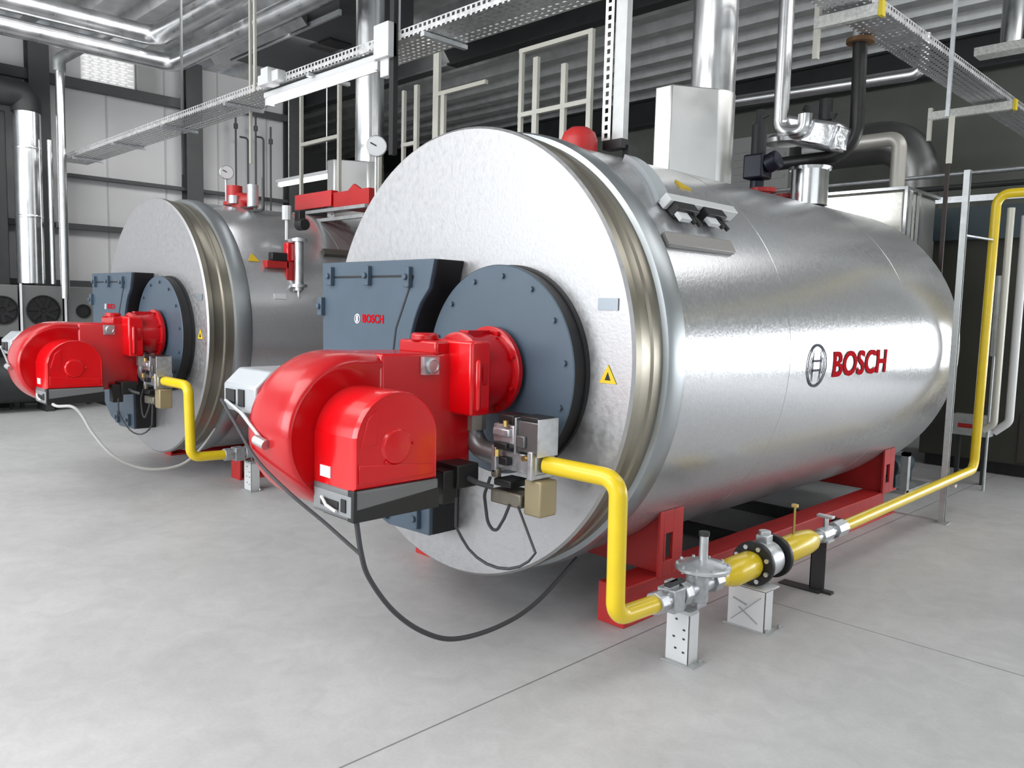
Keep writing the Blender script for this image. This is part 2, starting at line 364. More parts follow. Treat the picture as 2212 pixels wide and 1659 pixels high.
    g = G(); g.prism([(.925, 1.215), (1.015, 1.215), (.970, 1.292)], XZ, -.001, -.005); wt = build('warning_triangle', g, warn_m, t); wt['label'] = 'yellow warning triangle'
    g = G(); g.prism([(.955, 1.228), (.985, 1.228), (.970, 1.262)], XZ, -.005, -.0065); build('warning_symbol', g, black_m, wt)
    # shell lettering and emblem
    g = G(); g.add([oncyl(1.875 + .79 * a, 1.168 + .150 * b, .0055) for a, b in tv], tf); build('lettering', g, redletter_m, t)['label'] = 'large red lettering'
    g = G(); cy, cz = 1.665, 1.243; K = 48
    def ringm(r0, r1, a0=0, a1=360, ox=0, oz=0, K=48):
        vs = []; fs = []
        for i in range(K + 1):
            a = math.radians(a0 + (a1 - a0) * i / K)
            for r in (r0, r1): vs.append(oncyl(cy + ox + r * math.cos(a), cz + oz + r * math.sin(a), .0055))
        for i in range(K): fs.append((2 * i, 2 * i + 1, 2 * i + 3, 2 * i + 2))
        g.add(vs, fs)
    ringm(.106, .120)
    ringm(.052, .064, -52, 52, .018, 0, 16); ringm(.052, .064, 128, 232, -.018, 0, 16)
    for zz in (-.026, .026):
        g.add([oncyl(cy - .05, cz + zz - .006, .0055), oncyl(cy + .05, cz + zz - .006, .0055), oncyl(cy + .05, cz + zz + .006, .0055), oncyl(cy - .05, cz + zz + .006, .0055)], [(0, 1, 2, 3)])
    for s in (-1, 1):
        g.add([oncyl(cy + s * .047 - .005, cz - .085, .0055), oncyl(cy + s * .047 + .005, cz - .085, .0055), oncyl(cy + s * .047 + .005, cz + .085, .0055), oncyl(cy + s * .047 - .005, cz + .085, .0055)], [(0, 1, 2, 3)])
    build('emblem', g, greyletter_m, t)['label'] = 'grey round emblem'
    # red frame: rails, saddles
    for s in (-1, 1):
        g = G(); a, b = sorted((s * .64, s * .80)); g.box(a, b, .42, 3.86, .185, .20); g.box(a, b, .42, 3.86, .0, .015); c, d = sorted((s * .70, s * .715)); g.box(c, d, .42, 3.86, .015, .185)
        g.box(a, b, .40, .42, 0, .20); build('base_rail', g, redframe_m, t, .003)
    for y in (.72, 3.62):
        for s in (-1, 1):
            g = G()
            poly = [(s * x, AXZ - math.sqrt(1.098 ** 2 - x * x)) for x in [.22 + .58 * i / 12 for i in range(13)]]; poly = [(s * .22, .20)] + [p for p in poly if p[1] > .2] + [(s * .80, .20)]
            g.prism(poly, XZ, y - .008, y + .008)
            a, b = sorted((s * .79, s * .806))
            zt = AXZ - math.sqrt(1.098 ** 2 - .8 ** 2)
            # flange plate with an upright slot
            g.box(a, b, y - .055, y - .02 + .06 * 0, .19, zt); g.box(a, b, y + .06, y + .15, .19, zt); g.box(a, b, y - .02, y + .06, .19, .27); g.box(a, b, y - .02, y + .06, .41, zt)
            g.prism([(s * .55, .2), (s * .79, .2), (s * .79, .26), (s * .60, .45 if False else .30)], XZ, y + .008, y + .016)
            build('saddle', g, redframe_m, t, .002)
    for y in (2.0, 2.9):
        g = G(); g.box(-.8, .8, y, y + .06, .02, .10); build('cross_member', g, dark_m, t)
    # stub nozzles on top
    for y in (3.0, 3.4):
        g = G(); g.lathe([(.06, 0), (.06, .09), (.10, .09), (.10, .12)], (0, y, 2.33), (0, 0, 1), 24); build('nozzle', g, redframe_m, t)['label'] = 'red top nozzle'
    g = G(); g.lathe([(.10, -.02), (.10, .08), (.085, .12), (.05, .145), (0, .15)], (.08, .80, 2.36), (0, 0, 1), 28); build('inspection_cap', g, redframe_m, t)['label'] = 'rounded red cap on the crown'
    return t
boiler = make_boiler('large silver horizontal boiler in front, red lettering and round emblem on its side')
DX = (-4.154, .1156, 0)
# ------------------------------------------------------------------ burner
def make_burner(label):
    t = thing('burner', label, 'burner', (.3, -.8, .72), 'red gas burners bolted to the boilers')
    cy, cz = -.80, .985
    g = G(); g.lathe([(.0, -.158), (.15, -.158), (.185, -.155), (.198, -.150), (.198, -.128), (.19, -.118), (0, -.118)], (.40, 0, 1.235), (0, 1, 0), 48, False)
    bolts(g, .40, 1.235, .180, -.155, -.170, 8, .011, .5); build('mounting_flange', g, redshade_m, t)
    g = G(); g.lathe([(.165, -.155), (.168, -.20), (.160, -.24), (.160, -.30), (.172, -.31), (.172, -.335), (.155, -.345), (0, -.345)], (.40, 0, 1.235), (0, 1, 0), 48, False)
    g.box(.37, .43, -.30, -.17, 1.38, 1.415); build('combustion_head', g, redshade_m, t)
    g = G(); g.box(.235, .565, -.40, -.285, 1.06, 1.375); g.box(.545, .58, -.375, -.35, 1.08, 1.30)
    hb = build('head_block', g, redbright_m, t, .022)
    # tapered duct joining block and scroll
    g = G(); sec = lambda y, x0, x1, z0, z1: [(x0, y, z0), (x1, y, z0), (x1, y, z1), (x0, y, z1)]
    S = [sec(-.285, .20, .44, .82, 1.318), sec(-.40, .16, .43, .80, 1.319), sec(-.52, .10, .40, .79, 1.319), sec(-.70, .05, .350, .78, 1.318)]
    vs = sum(S, []); fs = [(3, 2, 1, 0), (12, 13, 14, 15)]
    for k in range(3):
        for i in range(4): fs.append((4 * k + i, 4 * k + (i + 1) % 4, 4 * k + 4 + (i + 1) % 4, 4 * k + 4 + i))
    g.add(vs, fs); g.box(.16, .42, -.47, -.30, 1.31, 1.37); g.cyl((.28, -.42, 1.36), (.28, -.42, 1.40), .06)
    build('air_duct', g, redshade_m, t, .012)
    # fan scroll: spiral outline in the y-z plane
    sp = []
    for i in range(41):
        a = math.radians(-72 - 198 * i / 40)   # from below, round the front (-y), to the top
        r = .275 + .065 * i / 40 + (.02 * math.sin(PI * i / 40))
        sp.append((cy + r * math.cos(a), cz + r * math.sin(a)))
    top = sp[-1]
    poly = sp + [(-.62, 1.318), (-.62, .79), (-.68, .755)]
    g = G(); n = len(poly); cyy = sum(p[0] for p in poly) / n; czz = sum(p[1] for p in poly) / n
    lay = [(.035, .90), (.045, .955), (.075, .99), (.12, 1.0), (.24, 1.0), (.30, .985), (.335, .95), (.350, .90), (.352, .86), (.340, .80), (.336, .0)]
    vs = []
    for x, k in lay: vs += [(x, cyy + (a - cyy) * k, czz + (b - czz) * k) for a, b in poly]
    fs = [tuple(range(n))[::-1]]
    for k in range(len(lay) - 1):
        for i in range(n): fs.append((k * n + i, k * n + (i + 1) % n, (k + 1) * n + (i + 1) % n, (k + 1) * n + i))
    g.add(vs, fs); build('fan_scroll', g, redshade_m, t, ang=50)
    # motor hood: dome profile with flat bottom
    hp = [(-1.0, .835), (-1.0, 1.03)] + [(cy - .005 + .195 * math.cos(math.radians(a)), 1.0 + .195 * math.sin(math.radians(a))) for a in range(172, -8, -8)] + [(-.609, .835)]
    g = G(); n = len(hp); hy = sum(p[0] for p in hp) / n; hz = sum(p[1] for p in hp) / n
    lay = [(.33, 1.0), (.585, 1.0), (.603, .985), (.610, .955), (.606, .94)]
    vs = []
    for x, k in lay: vs += [(x, hy + (a - hy) * k, hz + (b - hz) * k) for a, b in hp]
    fs = [tuple(range(n))[::-1], tuple((len(lay) - 1) * n + i for i in range(n))]
    for k in range(len(lay) - 1):
        for i in range(n): fs.append((k * n + i, k * n + (i + 1) % n, (k + 1) * n + (i + 1) % n, (k + 1) * n + i))
    g.add(vs, fs); hood = build('motor_hood', g, redbright_m, t, ang=40)
    g = G(); g.lathe([(0, .012), (.062, .010), (.07, 0)], (.606, -.81, .985), (1, 0, 0), 24, False); g.cyl((.606, -.86, .93), (.614, -.86, .93), .006, n=8); g.cyl((.606, -.73, .99), (.614, -.73, .99), .006, n=8)
    g.prism([(-.98, .86), (-.63, .86), (-.63, .90), (-.98, .93)], YZ, .604, .611); g.prism([(-.975, .99), (-.90, 1.0), (-.90, 1.13), (-.94, 1.10)], YZ, .604, .6095)
    build('hood_embossing', g, redbright_m, hood, .003)
    g = G(); g.box(.385, .455, -1.0045, -1.0, .862, .905); build('rating_label', g, label_m, hood)['label'] = 'small white label'
    # graphite base of the hood with a recessed socket panel
    g = G(); g.box(.335, .612, -1.004, -.605, .722, .836); bx = build('terminal_box', g, mat('grey plastic', (.17, .175, .18), 0, .4), t, .008)
    g = G(); g.prism([(-1.0, .720), (-.603, .720), (-.603, .800), (-1.0, .765)], YZ, .40, .615); g.box(.575, .6155, -1.006, -.99, .72, .838); build('lower_shell', g, black_m, bx, .003)
    g = G(); g.box(.345, .60, -1.008, -1.003, .735, .815); build('front_panel', g, mat('mid grey plastic', (.27, .28, .29), 0, .4), bx, .003)
    g = G(); g.box(.40, .52, -1.012, -1.007, .755, .785); g.box(.54, .57, -1.013, -1.007, .752, .80); build('socket', g, black_m, bx)
    g = G(); g.tube([(.42, -1.02, .79), (.46, -1.025, .765), (.52, -1.02, .75)], .006, n=6); build('plug_lead', g, label_m, bx)
    # sight glass
    g = G(); g.lathe([(.034, 0), (.034, .03), (.026, .035), (.022, .030), (0, .030)], (.405, -.495, 1.268), (1, 0, 0), 20, False); g.box(.40, .425, -.535, -.455, 1.23, 1.305); build('sight_glass', g, alubox_m, t)
    # controller on the far side of the scroll
    g = G(); g.prism([(-1.09, 1.06), (-1.09, 1.17), (-1.02, 1.235), (-.74, 1.235), (-.74, 1.06)], YZ, -.24, .04); cb = build('control_unit', g, mat('silver grey controller casing', (.48, .51, .54), .2, .35), t, .008)
    g = G(); g.box(-.21, -.13, -1.096, -1.089, 1.09, 1.15); g.box(-.10, -.05, -1.096, -1.089, 1.085, 1.155); build('display', g, black_m, cb)
    g = G(); g.tube([(.18, -1.14, .99), (.0, -1.13, 1.07), (-.2, -1.10, 1.10)], .008, n=6); g.cyl((.16, -1.15, .985), (.22, -1.14, .97), .02); build('fan_sensor', g, steel_m, t)
    # servo drive under the block
    g = G(); g.box(.42, .56, -.46, -.34, .76, .86); g.box(.46, .54, -.52, -.44, .70, .84); build('air_damper_drive', g, black_m, t, .006)
    g = G(); g.tube([(.56, -.40, .80), (.62, -.40, .79), (.67, -.36, .775)], .012, n=8); build('conduit', g, cable_m, t)
    return t
burner = make_burner('large red gas burner with domed motor hood, bolted to the front boiler')
# ------------------------------------------------------------------ gas valve block hung between burner and pipe
def make_valves(label):
    t = thing('gas_valve_block', label, 'gas valve', (.70, -.24, .66), 'gas valve blocks beside the burners')
    g = G(); g.tube([(.415, -.25, 1.085), (.415, -.25, .90), (.60, -.24, .88)], .046, .10, 20, 8); el = build('pipe_elbow', g, mat('dull grey pipe fitting', (.27, .28, .29), .6, .4), t)
    g = G(); g.cyl((.415, -.25, .98), (.415, -.25, 1.07), .060, n=8); build('union_nut', g, mat('dull bronze', (.42, .40, .35), .5, .4), el)
    g = G(); g.box(.585, .845, -.29, -.19, .84, .92); g.box(.60, .63, -.31, -.17, .82, .94); g.box(.81, .84, -.31, -.17, .82, .94); build('valve_body', g, alubox_m, t, .006)
    g = G(); g.box(.61, .735, -.31, -.19, .955, 1.035); g.box(.62, .72, -.325, -.30, .985, 1.02); build('actuator', g, alubox_m, t, .008)
    for bb in ((.63, .72, -.30, -.20, 1.035, 1.075), (.755, .86, -.30, -.2, 1.06, 1.08), (.635, .71, -.33, -.31, .935, .96), (.66, .71, -.325, -.29, .865, .90), (.62, .72, -.31, -.20, .77, .80)):
        g = G(); g.box(*bb); build('black_cap', g, black_m, t, .005)
    g = G(); g.box(.745, .865, -.30, -.20, .93, 1.06); g.box(.75, .80, -.315, -.29, .95, 1.0); build('switch_box', g, mat('dark grey casting', (.16, .16, .16), .6, .4), t, .006)
    g = G(); g.box(.735, .745, -.31, -.19, .92, 1.07); build('clamp_plate', g, alubox_m, t, .002)
    g = G(); g.box(.865, .872, -.31, -.19, .92, 1.075); build('clamp_plate', g, alubox_m, t, .002)
    g = G(); g.cyl((.70, -.325, 1.03), (.70, -.325, 1.055), .012, n=6); build('brass_fitting', g, brass_m, t)
    g = G(); g.cyl((.655, -.325, .90), (.655, -.325, .93), .014, n=6); build('brass_fitting', g, brass_m, t)
    g = G(); g.cyl((.80, -.32, .91), (.80, -.30, .91), .012, n=8); build('brass_fitting', g, brass_m, t)
    g = G(); g.box(.59, .77, -.30, -.18, .69, .75); g.box(.60, .64, -.31, -.28, .80, .84); g.cyl((.60, -.24, .72), (.78, -.24, .72), .035, n=16); build('gas_filter', g, olive_m, t, .008)
    g = G(); g.box(.78, .875, -.29, -.19, .67, .82); build('regulator', g, mat('beige solenoid housing', (.36, .30, .18), .3, .5), t, .008)
    g = G(); g.tube([(.60, -.31, .80), (.575, -.32, .72), (.60, -.32, .60), (.65, -.32, .57), (.69, -.31, .64), (.71, -.30, .70)], .007, .06, 8); build('sensing_lead', g, cable_m, t)
    g = G(); pts = [(.60, -.50, .74), (.60, -.50, .62)] + [(.60 + .17 * (1 - math.cos(PI * i / 10)), -.42 + .02 * i * .6 - .06, .60 - .13 * math.sin(PI * i / 10)) for i in range(1, 10)] + [(.76, -.30, .70)]
    g.tube(pts, .006, n=6); build('sensing_lead', g, cable_m, t)
    return t
valves = make_valves('block of grey gas valves between the front burner and the near yellow pipe')
# ------------------------------------------------------------------ yellow gas drop pipe (valve block to floor line)
def make_drop(label):
    g = G(); g.tube([(.855, -.24, .885), (1.195, -.20, .875), (1.19, -.185, .325), (1.19, .09, .315)], .037, .07, 20, 8)
    return one('yellow_gas_pipe', label, 'gas pipe', g, yellow_m, 'yellow gas drop pipes', base=(1.19, 0, .28))
drop = make_drop('yellow gas pipe dropping from the front burner valves to the floor line')
# ------------------------------------------------------------------ gas train along the floor
GX = 1.19; GZ = .315
def make_stand(label, y, kind):
    if kind == 0:
        t = thing('pipe_stand', label, 'pipe stand', (GX, y, 0), 'pipe stands of the gas line')
        g = G(); g.box(GX - .07, GX + .045, y - .03, y - .025, 0, .225); g.box(GX + .04, GX + .045, y - .03, y + .045, 0, .225); build('angle_plate', g, white_m, t, .001)
        g = G(); g.box(GX - .08, GX + .08, y - .05, y + .06, 0, .006); g.cyl((GX + .062, y + .04, .006), (GX + .062, y + .04, .02), .009, n=6); g.cyl((GX - .07, y + .045, .006), (GX - .07, y + .045, .02), .009, n=6); build('foot_plate', g, gsteel_m, t)
        g = G(); g.box(GX - .06, GX + .05, y - .035, y + .03, .225, .24); g.lathe([(.043, -.012), (.043, .012), (.038, .012), (.038, -.012)], (GX, y, GZ - .0), (0, 1, 0), 20, False); g.cyl((GX, y, .235), (GX, y, .275), .006, n=8); build('pipe_clamp', g, gsteel_m, t)
        g = G()
        for a, b in ((-.02, .19), (.02, .15), (-.03, .11), (.02, .11), (-.02, .06), (.02, .05)): g.box(GX + a - .006, GX + a + .006, y - .0312, y - .03, b, b + .008)
        build('bolt_hole', g, dark_m, t)
    return t
near_stand = make_stand('white slotted pipe stand nearest the camera, under the grey valve on the floor line', .31, 0)
def pipe_y(g, y0, y1, r, n=20): g.cyl((GX, y0, GZ), (GX, y1, GZ), r, n=n)
t = thing('gas_line', 'gas line of grey valves and black flange along the near floor', 'gas line', (GX, .4, .28))
g = G(); g.cyl((GX, .075, GZ), (GX, .13, GZ), .05, n=8); g.cyl((GX, .12, GZ), (GX, .27, GZ), .040); g.cyl((GX, .25, GZ), (GX, .30, GZ), .055, n=8); g.box(GX - .045, GX + .045, .16, .24, GZ - .055, GZ + .045); g.box(GX - .02, GX + .02, .17, .23, GZ + .03, GZ + .075)
build('ball_valve', g, alubox_m, t, .004)
g = G(); g.box(GX + .0, GX + .03, .14, .26, GZ + .06, GZ + .075); build('valve_lever', g, dark_m, t, .003)
g = G(); g.cyl((GX, .30, GZ), (GX, .52, GZ), .036); g.cyl((GX, .50, GZ), (GX, .56, GZ), .052, n=8); g.cyl((GX, .40, GZ - .06), (GX, .40, GZ + .06), .05); g.box(GX - .03, GX + .03, .36, .44, GZ - .09, GZ)
rg = build('pressure_regulator', g, alubox_m, t, .003)
g = G(); g.lathe([(0, .055), (.06, .058), (.115, .068), (.122, .074), (.122, .086), (.115, .092), (.06, .105), (.03, .115), (0, .115)], (GX, .44, GZ), (0, 0, 1), 36, False)
bolts_ = [(GX + .112 * math.cos(a), .44 + .112 * math.sin(a)) for a in [2 * PI * i / 10 for i in range(10)]]
for bx, by in bolts_: g.cyl((bx, by, GZ + .064), (bx, by, GZ + .100), .007, n=6)
build('diaphragm_housing', g, steel_m, rg)
g = G(); g.cyl((GX, .44, GZ + .11), (GX, .44, GZ + .225), .020); build('spring_dome', g, steel_m, rg)
g = G(); g.cyl((GX, .44, GZ + .222), (GX, .44, GZ + .240), .024); build('dome_cap', g, dark_m, rg)
g = G(); pipe_y(g, .55, .62, .042); g.lathe([(.040, .60), (.064, .68), (.068, .70), (.068, .86), (.055, .90)], (GX, 0, GZ), (0, 1, 0), 24); build('yellow_reducer', g, yellow_m, t)['label'] = 'fat yellow pipe piece before the flange'
for y0, y1 in ((.885, .872), (1.075, 1.09)):
    g = G(); g.lathe([(.05, 0), (.105, 0), (.108, .006), (.108, .026), (.105, .032), (.05, .032)], (GX, y0, GZ), (0, 1, 0), 36); fl = build('flange', g, black_m, t); fl['label'] = 'black bolted flange'
    g = G()
    for i in range(8):
        a = 2 * PI * (i + .5) / 8; g.cyl((GX + .085 * math.cos(a), y1, GZ + .085 * math.sin(a)), (GX + .085 * math.cos(a), y1 + .032, GZ + .085 * math.sin(a)), .012, n=6)
    build('bolt_ring', g, steel_m, fl)
g = G(); g.lathe([(.06, .917), (.088, .935), (.092, .98), (.088, 1.05), (.06, 1.075)], (GX, 0, GZ), (0, 1, 0), 32); g.box(GX - .03, GX + .03, .965, 1.025, GZ + .07, GZ + .125); g.cyl((GX, .995, GZ + .12), (GX, .995, GZ + .145), .03, n=12); build('shutoff_valve', g, steel_m, t, .003)
g = G(); g.lathe([(.055, 1.10), (.068, 1.13), (.068, 1.42), (.060, 1.50), (.035, 1.56)], (GX, 0, GZ), (0, 1, 0), 24); build('yellow_reducer', g, yellow_m, t)['label'] = 'fat yellow pipe piece behind the flange'
g = G(); g.cyl((GX - .005, 1.32, GZ + .06), (GX - .005, 1.32, GZ + .22), .007, n=8); g.box(GX - .02, GX + .01, 1.31, 1.33, GZ + .21, GZ + .225); build('test_nipple', g, brass_m, t)
g = G(); g.cyl((GX, 1.56, GZ), (GX, 1.93, GZ), .030); g.cyl((GX, 1.62, GZ), (GX, 1.74, GZ), .042, n=8); g.cyl((GX, 1.80, GZ), (GX, 1.92, GZ), .048, n=8); g.cyl((GX, 1.70, GZ), (GX, 1.70, GZ + .10), .014, n=8); g.box(GX - .05, GX + .04, 1.68, 1.72, GZ + .09, GZ + .105); build('thermal_shutoff', g, steel_m, t, .003)
# thin yellow supply pipe, along the floor, up and over to the right
g = G(); g.tube([(GX, 1.92, GZ), (1.195, 4.36, .345), (1.215, 4.33, 2.465), (4.2, 4.33, 2.465)], .034, .09, 16, 8)
one('yellow_gas_pipe', 'long thin yellow gas pipe rising and turning right at the boiler rear', 'gas pipe', g, yellow_m, base=(1.2, 4.3, .31))
# further stands
t = thing('pipe_stand', 'boxy white bracket under the black flange of the gas line', 'pipe stand', (1.19, .93, 0))
g = G(); g.box(1.09, 1.285, .855, .86, .0, .205); g.box(1.28, 1.285, .855, .93, 0, .205); g.box(1.09, 1.285, .855, .99, .20, .207); build('bracket_plate', g, white_m, t, .001)
g = G(); g.bar((1.11, .853, .03), (1.26, .853, .17), .003, .008, (0, 1, 0)); g.bar((1.12, .853, .14), (1.19, .853, .12), .003, .02, (0, 1, 0)); g.bar((1.15, .853, .10), (1.25, .853, .04), .003, .012, (0, 1, 0)); build('scuff', g, gsteel_m, t)
g = G(); g.box(1.07, 1.31, .85, 1.0, 0, .006); g.cyl((1.30, .98, .006), (1.30, .98, .02), .009, n=6); g.cyl((1.29, .87, .006), (1.29, .87, .02), .009, n=6); build('foot_plate', g, gsteel_m, t)
t = thing('pipe_stand', 'dark steel post carrying the gas line behind the black flange', 'pipe stand', (1.17, 1.69, 0))
g = G(); g.box(1.13, 1.215, 1.665, 1.671, 0, .285); g.box(1.13, 1.137, 1.665, 1.74, 0, .285); build('angle_plate', g, paintsteel_m, t, .001)
g = G(); g.box(.98, 1.215, 1.60, 1.68, 0, .008); g.box(1.215, 1.27, 1.63, 1.67, 0, .014); build('foot_plate', g, dark_m, t)
g = G(); g.box(1.10, 1.23, 1.65, 1.73, .277, .288); build('top_plate', g, gsteel_m, t)
t = thing('strut_post', 'tall grey strut post behind the boiler, clamped to the yellow pipe', 'post', (1.15, 3.82, 0))
g = G(); g.box(1.13, 1.137, 3.80, 3.84, .006, 2.58); g.box(1.137, 1.17, 3.80, 3.804, .006, 2.58); g.box(1.137, 1.17, 3.836, 3.84, .006, 2.58); build('channel', g, gsteel_m, t)
g = G(); g.box(1.10, 1.20, 3.77, 3.87, 0, .006); g.box(.60, 1.12, 3.865, 3.885, 0, .008); build('foot_plate', g, gsteel_m, t)
g = G(); g.bar((1.15, 3.84, 2.12), (1.21, 4.293, 2.12), .03, .012); g.bar((1.165, 3.82, .293), (1.23, 3.82, .293), .04, .02); build('clamp', g, steel_m, t)
# ------------------------------------------------------------------ terminal duct strips on the front boiler
t = thing('cable_duct', 'short silver cable duct strapped to the shell behind the front ring of the near boiler', 'cable duct', (.62, .58, 1.98))
def pc(y, ang, rr): a = math.radians(ang); return (rr * math.cos(a), y, AXZ + rr * math.sin(a))
g = G()
for i in range(10):
    a0 = 42 + (69 - 42) * i / 10; a1 = 42 + (69 - 42) * (i + 1) / 10
    for (r0, r1) in ((1.09, 1.122),):
        g.add([pc(y + .28 * (a - 42) / 26, a, r) for a in (a0, a1) for y in (.50, .60) for r in (r0, r1)], [(0, 1, 3, 2), (4, 6, 7, 5), (0, 4, 5, 1), (2, 3, 7, 6), (1, 5, 7, 3)])
build('duct_body', g, mat('pale blue grey duct', (.62, .68, .72), .3, .4), t)
t = thing('junction_box', 'silver terminal box with dark cable glands on the near boiler shoulder', 'junction box', (.86, .75, 1.9))
a = math.radians(41); nrm = (math.cos(a), 0, math.sin(a)); tan = (-math.sin(a), 0, math.cos(a))
c0 = Vector((0, .81, AXZ)) + Vector(nrm) * 1.135
g = G(); g.obox(c0, (0, 1, 0), tan, nrm, .30, .024, .030); bx = build('casing', g, white_m, t, .004)
for y in (.62, .87):
    c1 = Vector((0, y, AXZ)) + Vector(nrm) * 1.135 - Vector(tan) * .048
    g = G(); g.obox(c1, (0, 1, 0), tan, nrm, .085, .026, .028); g.cyl(c1 - Vector(tan) * .02 + Vector((0, .05, 0)), c1 - Vector(tan) * .09 + Vector((0, .06, 0)), .013, n=8); g.cyl(c1 - Vector(tan) * .02 + Vector((0, .02, 0)), c1 - Vector(tan) * .08 + Vector((0, .02, 0)), .012, n=8); build('connector', g, black_m, t, .004)
    g = G(); g.obox(c1 - Vector(tan) * .048 + Vector((0, -.045, 0)), (0, 1, 0), tan, nrm, .042, .022, .010); build('tag_plate', g, label_m, t)
a = math.radians(30); nrm = Vector((math.cos(a), 0, math.sin(a))); tan = Vector((-math.sin(a), 0, math.cos(a)))
g = G(); cc = Vector((0, .66, AXZ)) + nrm * 1.112; g.obox(cc, (0, 1, 0), tan, nrm, .28, .035, .014)
one('shell_handle_plate', 'flat grey ledge fixed below the terminal box on the near boiler', 'plate', g, mat('dull cladding ledge', (.30, .29, .28), .5, .5), bevel=.005)
g = G(); p = C_ = [(.645, .90, 2.175)]
def oncyl_tri(y, th, s, out=.006):
    a = math.radians(th); vs = [pc(y - s, th - 2.2, R + out), pc(y + s, th - 2.2, R + out), pc(y, th + 2.2, R + out)]; return vs
g = G(); g.add(oncyl_tri(.95, 54, .05), [(0, 1, 2)]); g.add(oncyl_tri(.95, 54, .05, -.01), [(2, 1, 0)])
g.f += [(0, 3, 4, 1), (1, 4, 5, 2), (2, 5, 3, 0)]; g.mi += [0, 0, 0]
o = build('warning_triangle', g, warn_m, boiler); o['label'] = 'yellow warning triangle on the shoulder'
# ------------------------------------------------------------------ copies: the left boiler with its burner, valves and pipe
boiler2 = dup(boiler, DX, 'grey silver boiler standing at the left, behind the smaller looking red burner')
for ch in list(boiler2.children):
    if ch.name.startswith(('lettering', 'emblem')) : bpy.data.objects.remove(ch)
    elif ch.name.startswith('warning_triangle') and ch.get('label', '').endswith('shoulder'): bpy.data.objects.remove(ch)
dup(burner, DX, 'bright red gas burner bolted to the left boiler')
dup(valves, DX, 'block of grey gas valves at the left boiler, beside its yellow pipe')
d2 = drop.copy(); C.objects.link(d2); d2.location = drop.location + Vector(DX); d2['label'] = 'yellow gas pipe in front of the left boiler'
s2 = dup(near_stand, DX, 'white pipe stand in front of the left boiler, left of the big red burner')
t = thing('gas_line', 'grey gas valves at floor level of the left boiler', 'gas line', (GX + DX[0], .5, .28))
g = G(); g.cyl((GX, .19, GZ), (GX, .25, GZ), .05, n=8); g.cyl((GX, .24, GZ), (GX, .37, GZ), .040); g.cyl((GX, .36, GZ), (GX, .41, GZ), .055, n=8); g.box(GX - .045, GX + .045, .27, .35, GZ - .055, GZ + .05); g.cyl((GX, .40, GZ), (GX, 3.2, GZ), .036)
g.v = [(a + DX[0], b, c) for a, b, c in g.v]; build('ball_valve', g, alubox_m, t, .004)
g = G(); g.lathe([(0, .055), (.06, .058), (.122, .074), (.122, .086), (.06, .105), (0, .115)], (GX + DX[0], .55, GZ), (0, 0, 1), 30, False); build('pressure_regulator', g, steel_m, t)
# ------------------------------------------------------------------ steelwork of the left wall and roof
def hsec(g, x, y0, y1, z0, z1):   # H column seen from the hall, flanges across y
    g.box(x, x + .012, y0, y1, z0, z1); g.box(x - .20, x - .188, y0, y1, z0, z1); g.box(x - .19, x + .002, (y0 + y1) / 2 - .006, (y0 + y1) / 2 + .006, z0, z1)
for k, (a, b) in enumerate(((.66, .92), (2.84, 3.10), (-1.5, -1.25), (4.62, 4.86))):
    g = G(); hsec(g, -9.78, a, b, 0, H); struct('trim_%d' % (k + 2), g, paintsteel_m)
for k, (z, h, y0, y1) in enumerate(((4.50, .14, -3, 2.84), (3.24, .05, 1.15, 4.7), (2.50, .08, -1.2, 1.93), (1.68, .08, -1.2, 2.2), (4.62, .10, 3.55, 4.8), (2.86, .05, 3.2, 4.7))):
    g = G(); g.box(-9.95, -9.84, y0, y1, z, z + h); struct('trim_%d' % (k + 6), g, paintsteel_m)
g = G(); g.box(-15, XR, 4.88, 5.06, H - .03, H); g.box(-15, XR, 4.88, 5.06, H - .33, H - .30); g.box(-15, XR, 4.965, 4.975, H - .31, H - .02); struct('trim_12', g, dark_m)
g = G(); g.box(-15, XR, 9.15, 9.35, H - .03, H); g.box(-15, XR, 9.15, 9.35, H - .45, H - .42); g.box(-15, XR, 9.24, 9.26, H - .44, H - .02); struct('trim_13', g, dark_m)
# louvred window high on the left wall
g = G(); g.box(-9.955, -9.95, 1.38, 2.13, 4.66, 5.19); w5 = struct('window_5', g, mat('lit window pane', (.6, .6, .6), 0, .5, emit=(1, 1, 1), estr=.22))
g = G(); rows = 13
for r in range(rows):
    z = 4.68 + .5 * r / rows; y = 1.39 + (.04 if r % 2 else 0)
    while y < 2.05: g.obox((-9.925, y + .045, z + .012), (0, 1, 0), (1, 0, -.6), (.6, 0, 1), .042, .014, .003); y += .125
build('louvre', g, mat('glowing louvre mesh', (.9, .9, .9), 0, .4, emit=(1, 1, 1), estr=.55), w5)  # blades glow by themselves to imitate daylight coming through
g = G(); g.box(-9.95, -9.90, 2.16, 2.42, 4.56, 5.12); build('side_panel', g, mat('pale panel', (.42, .43, .42), 0, .6), w5)
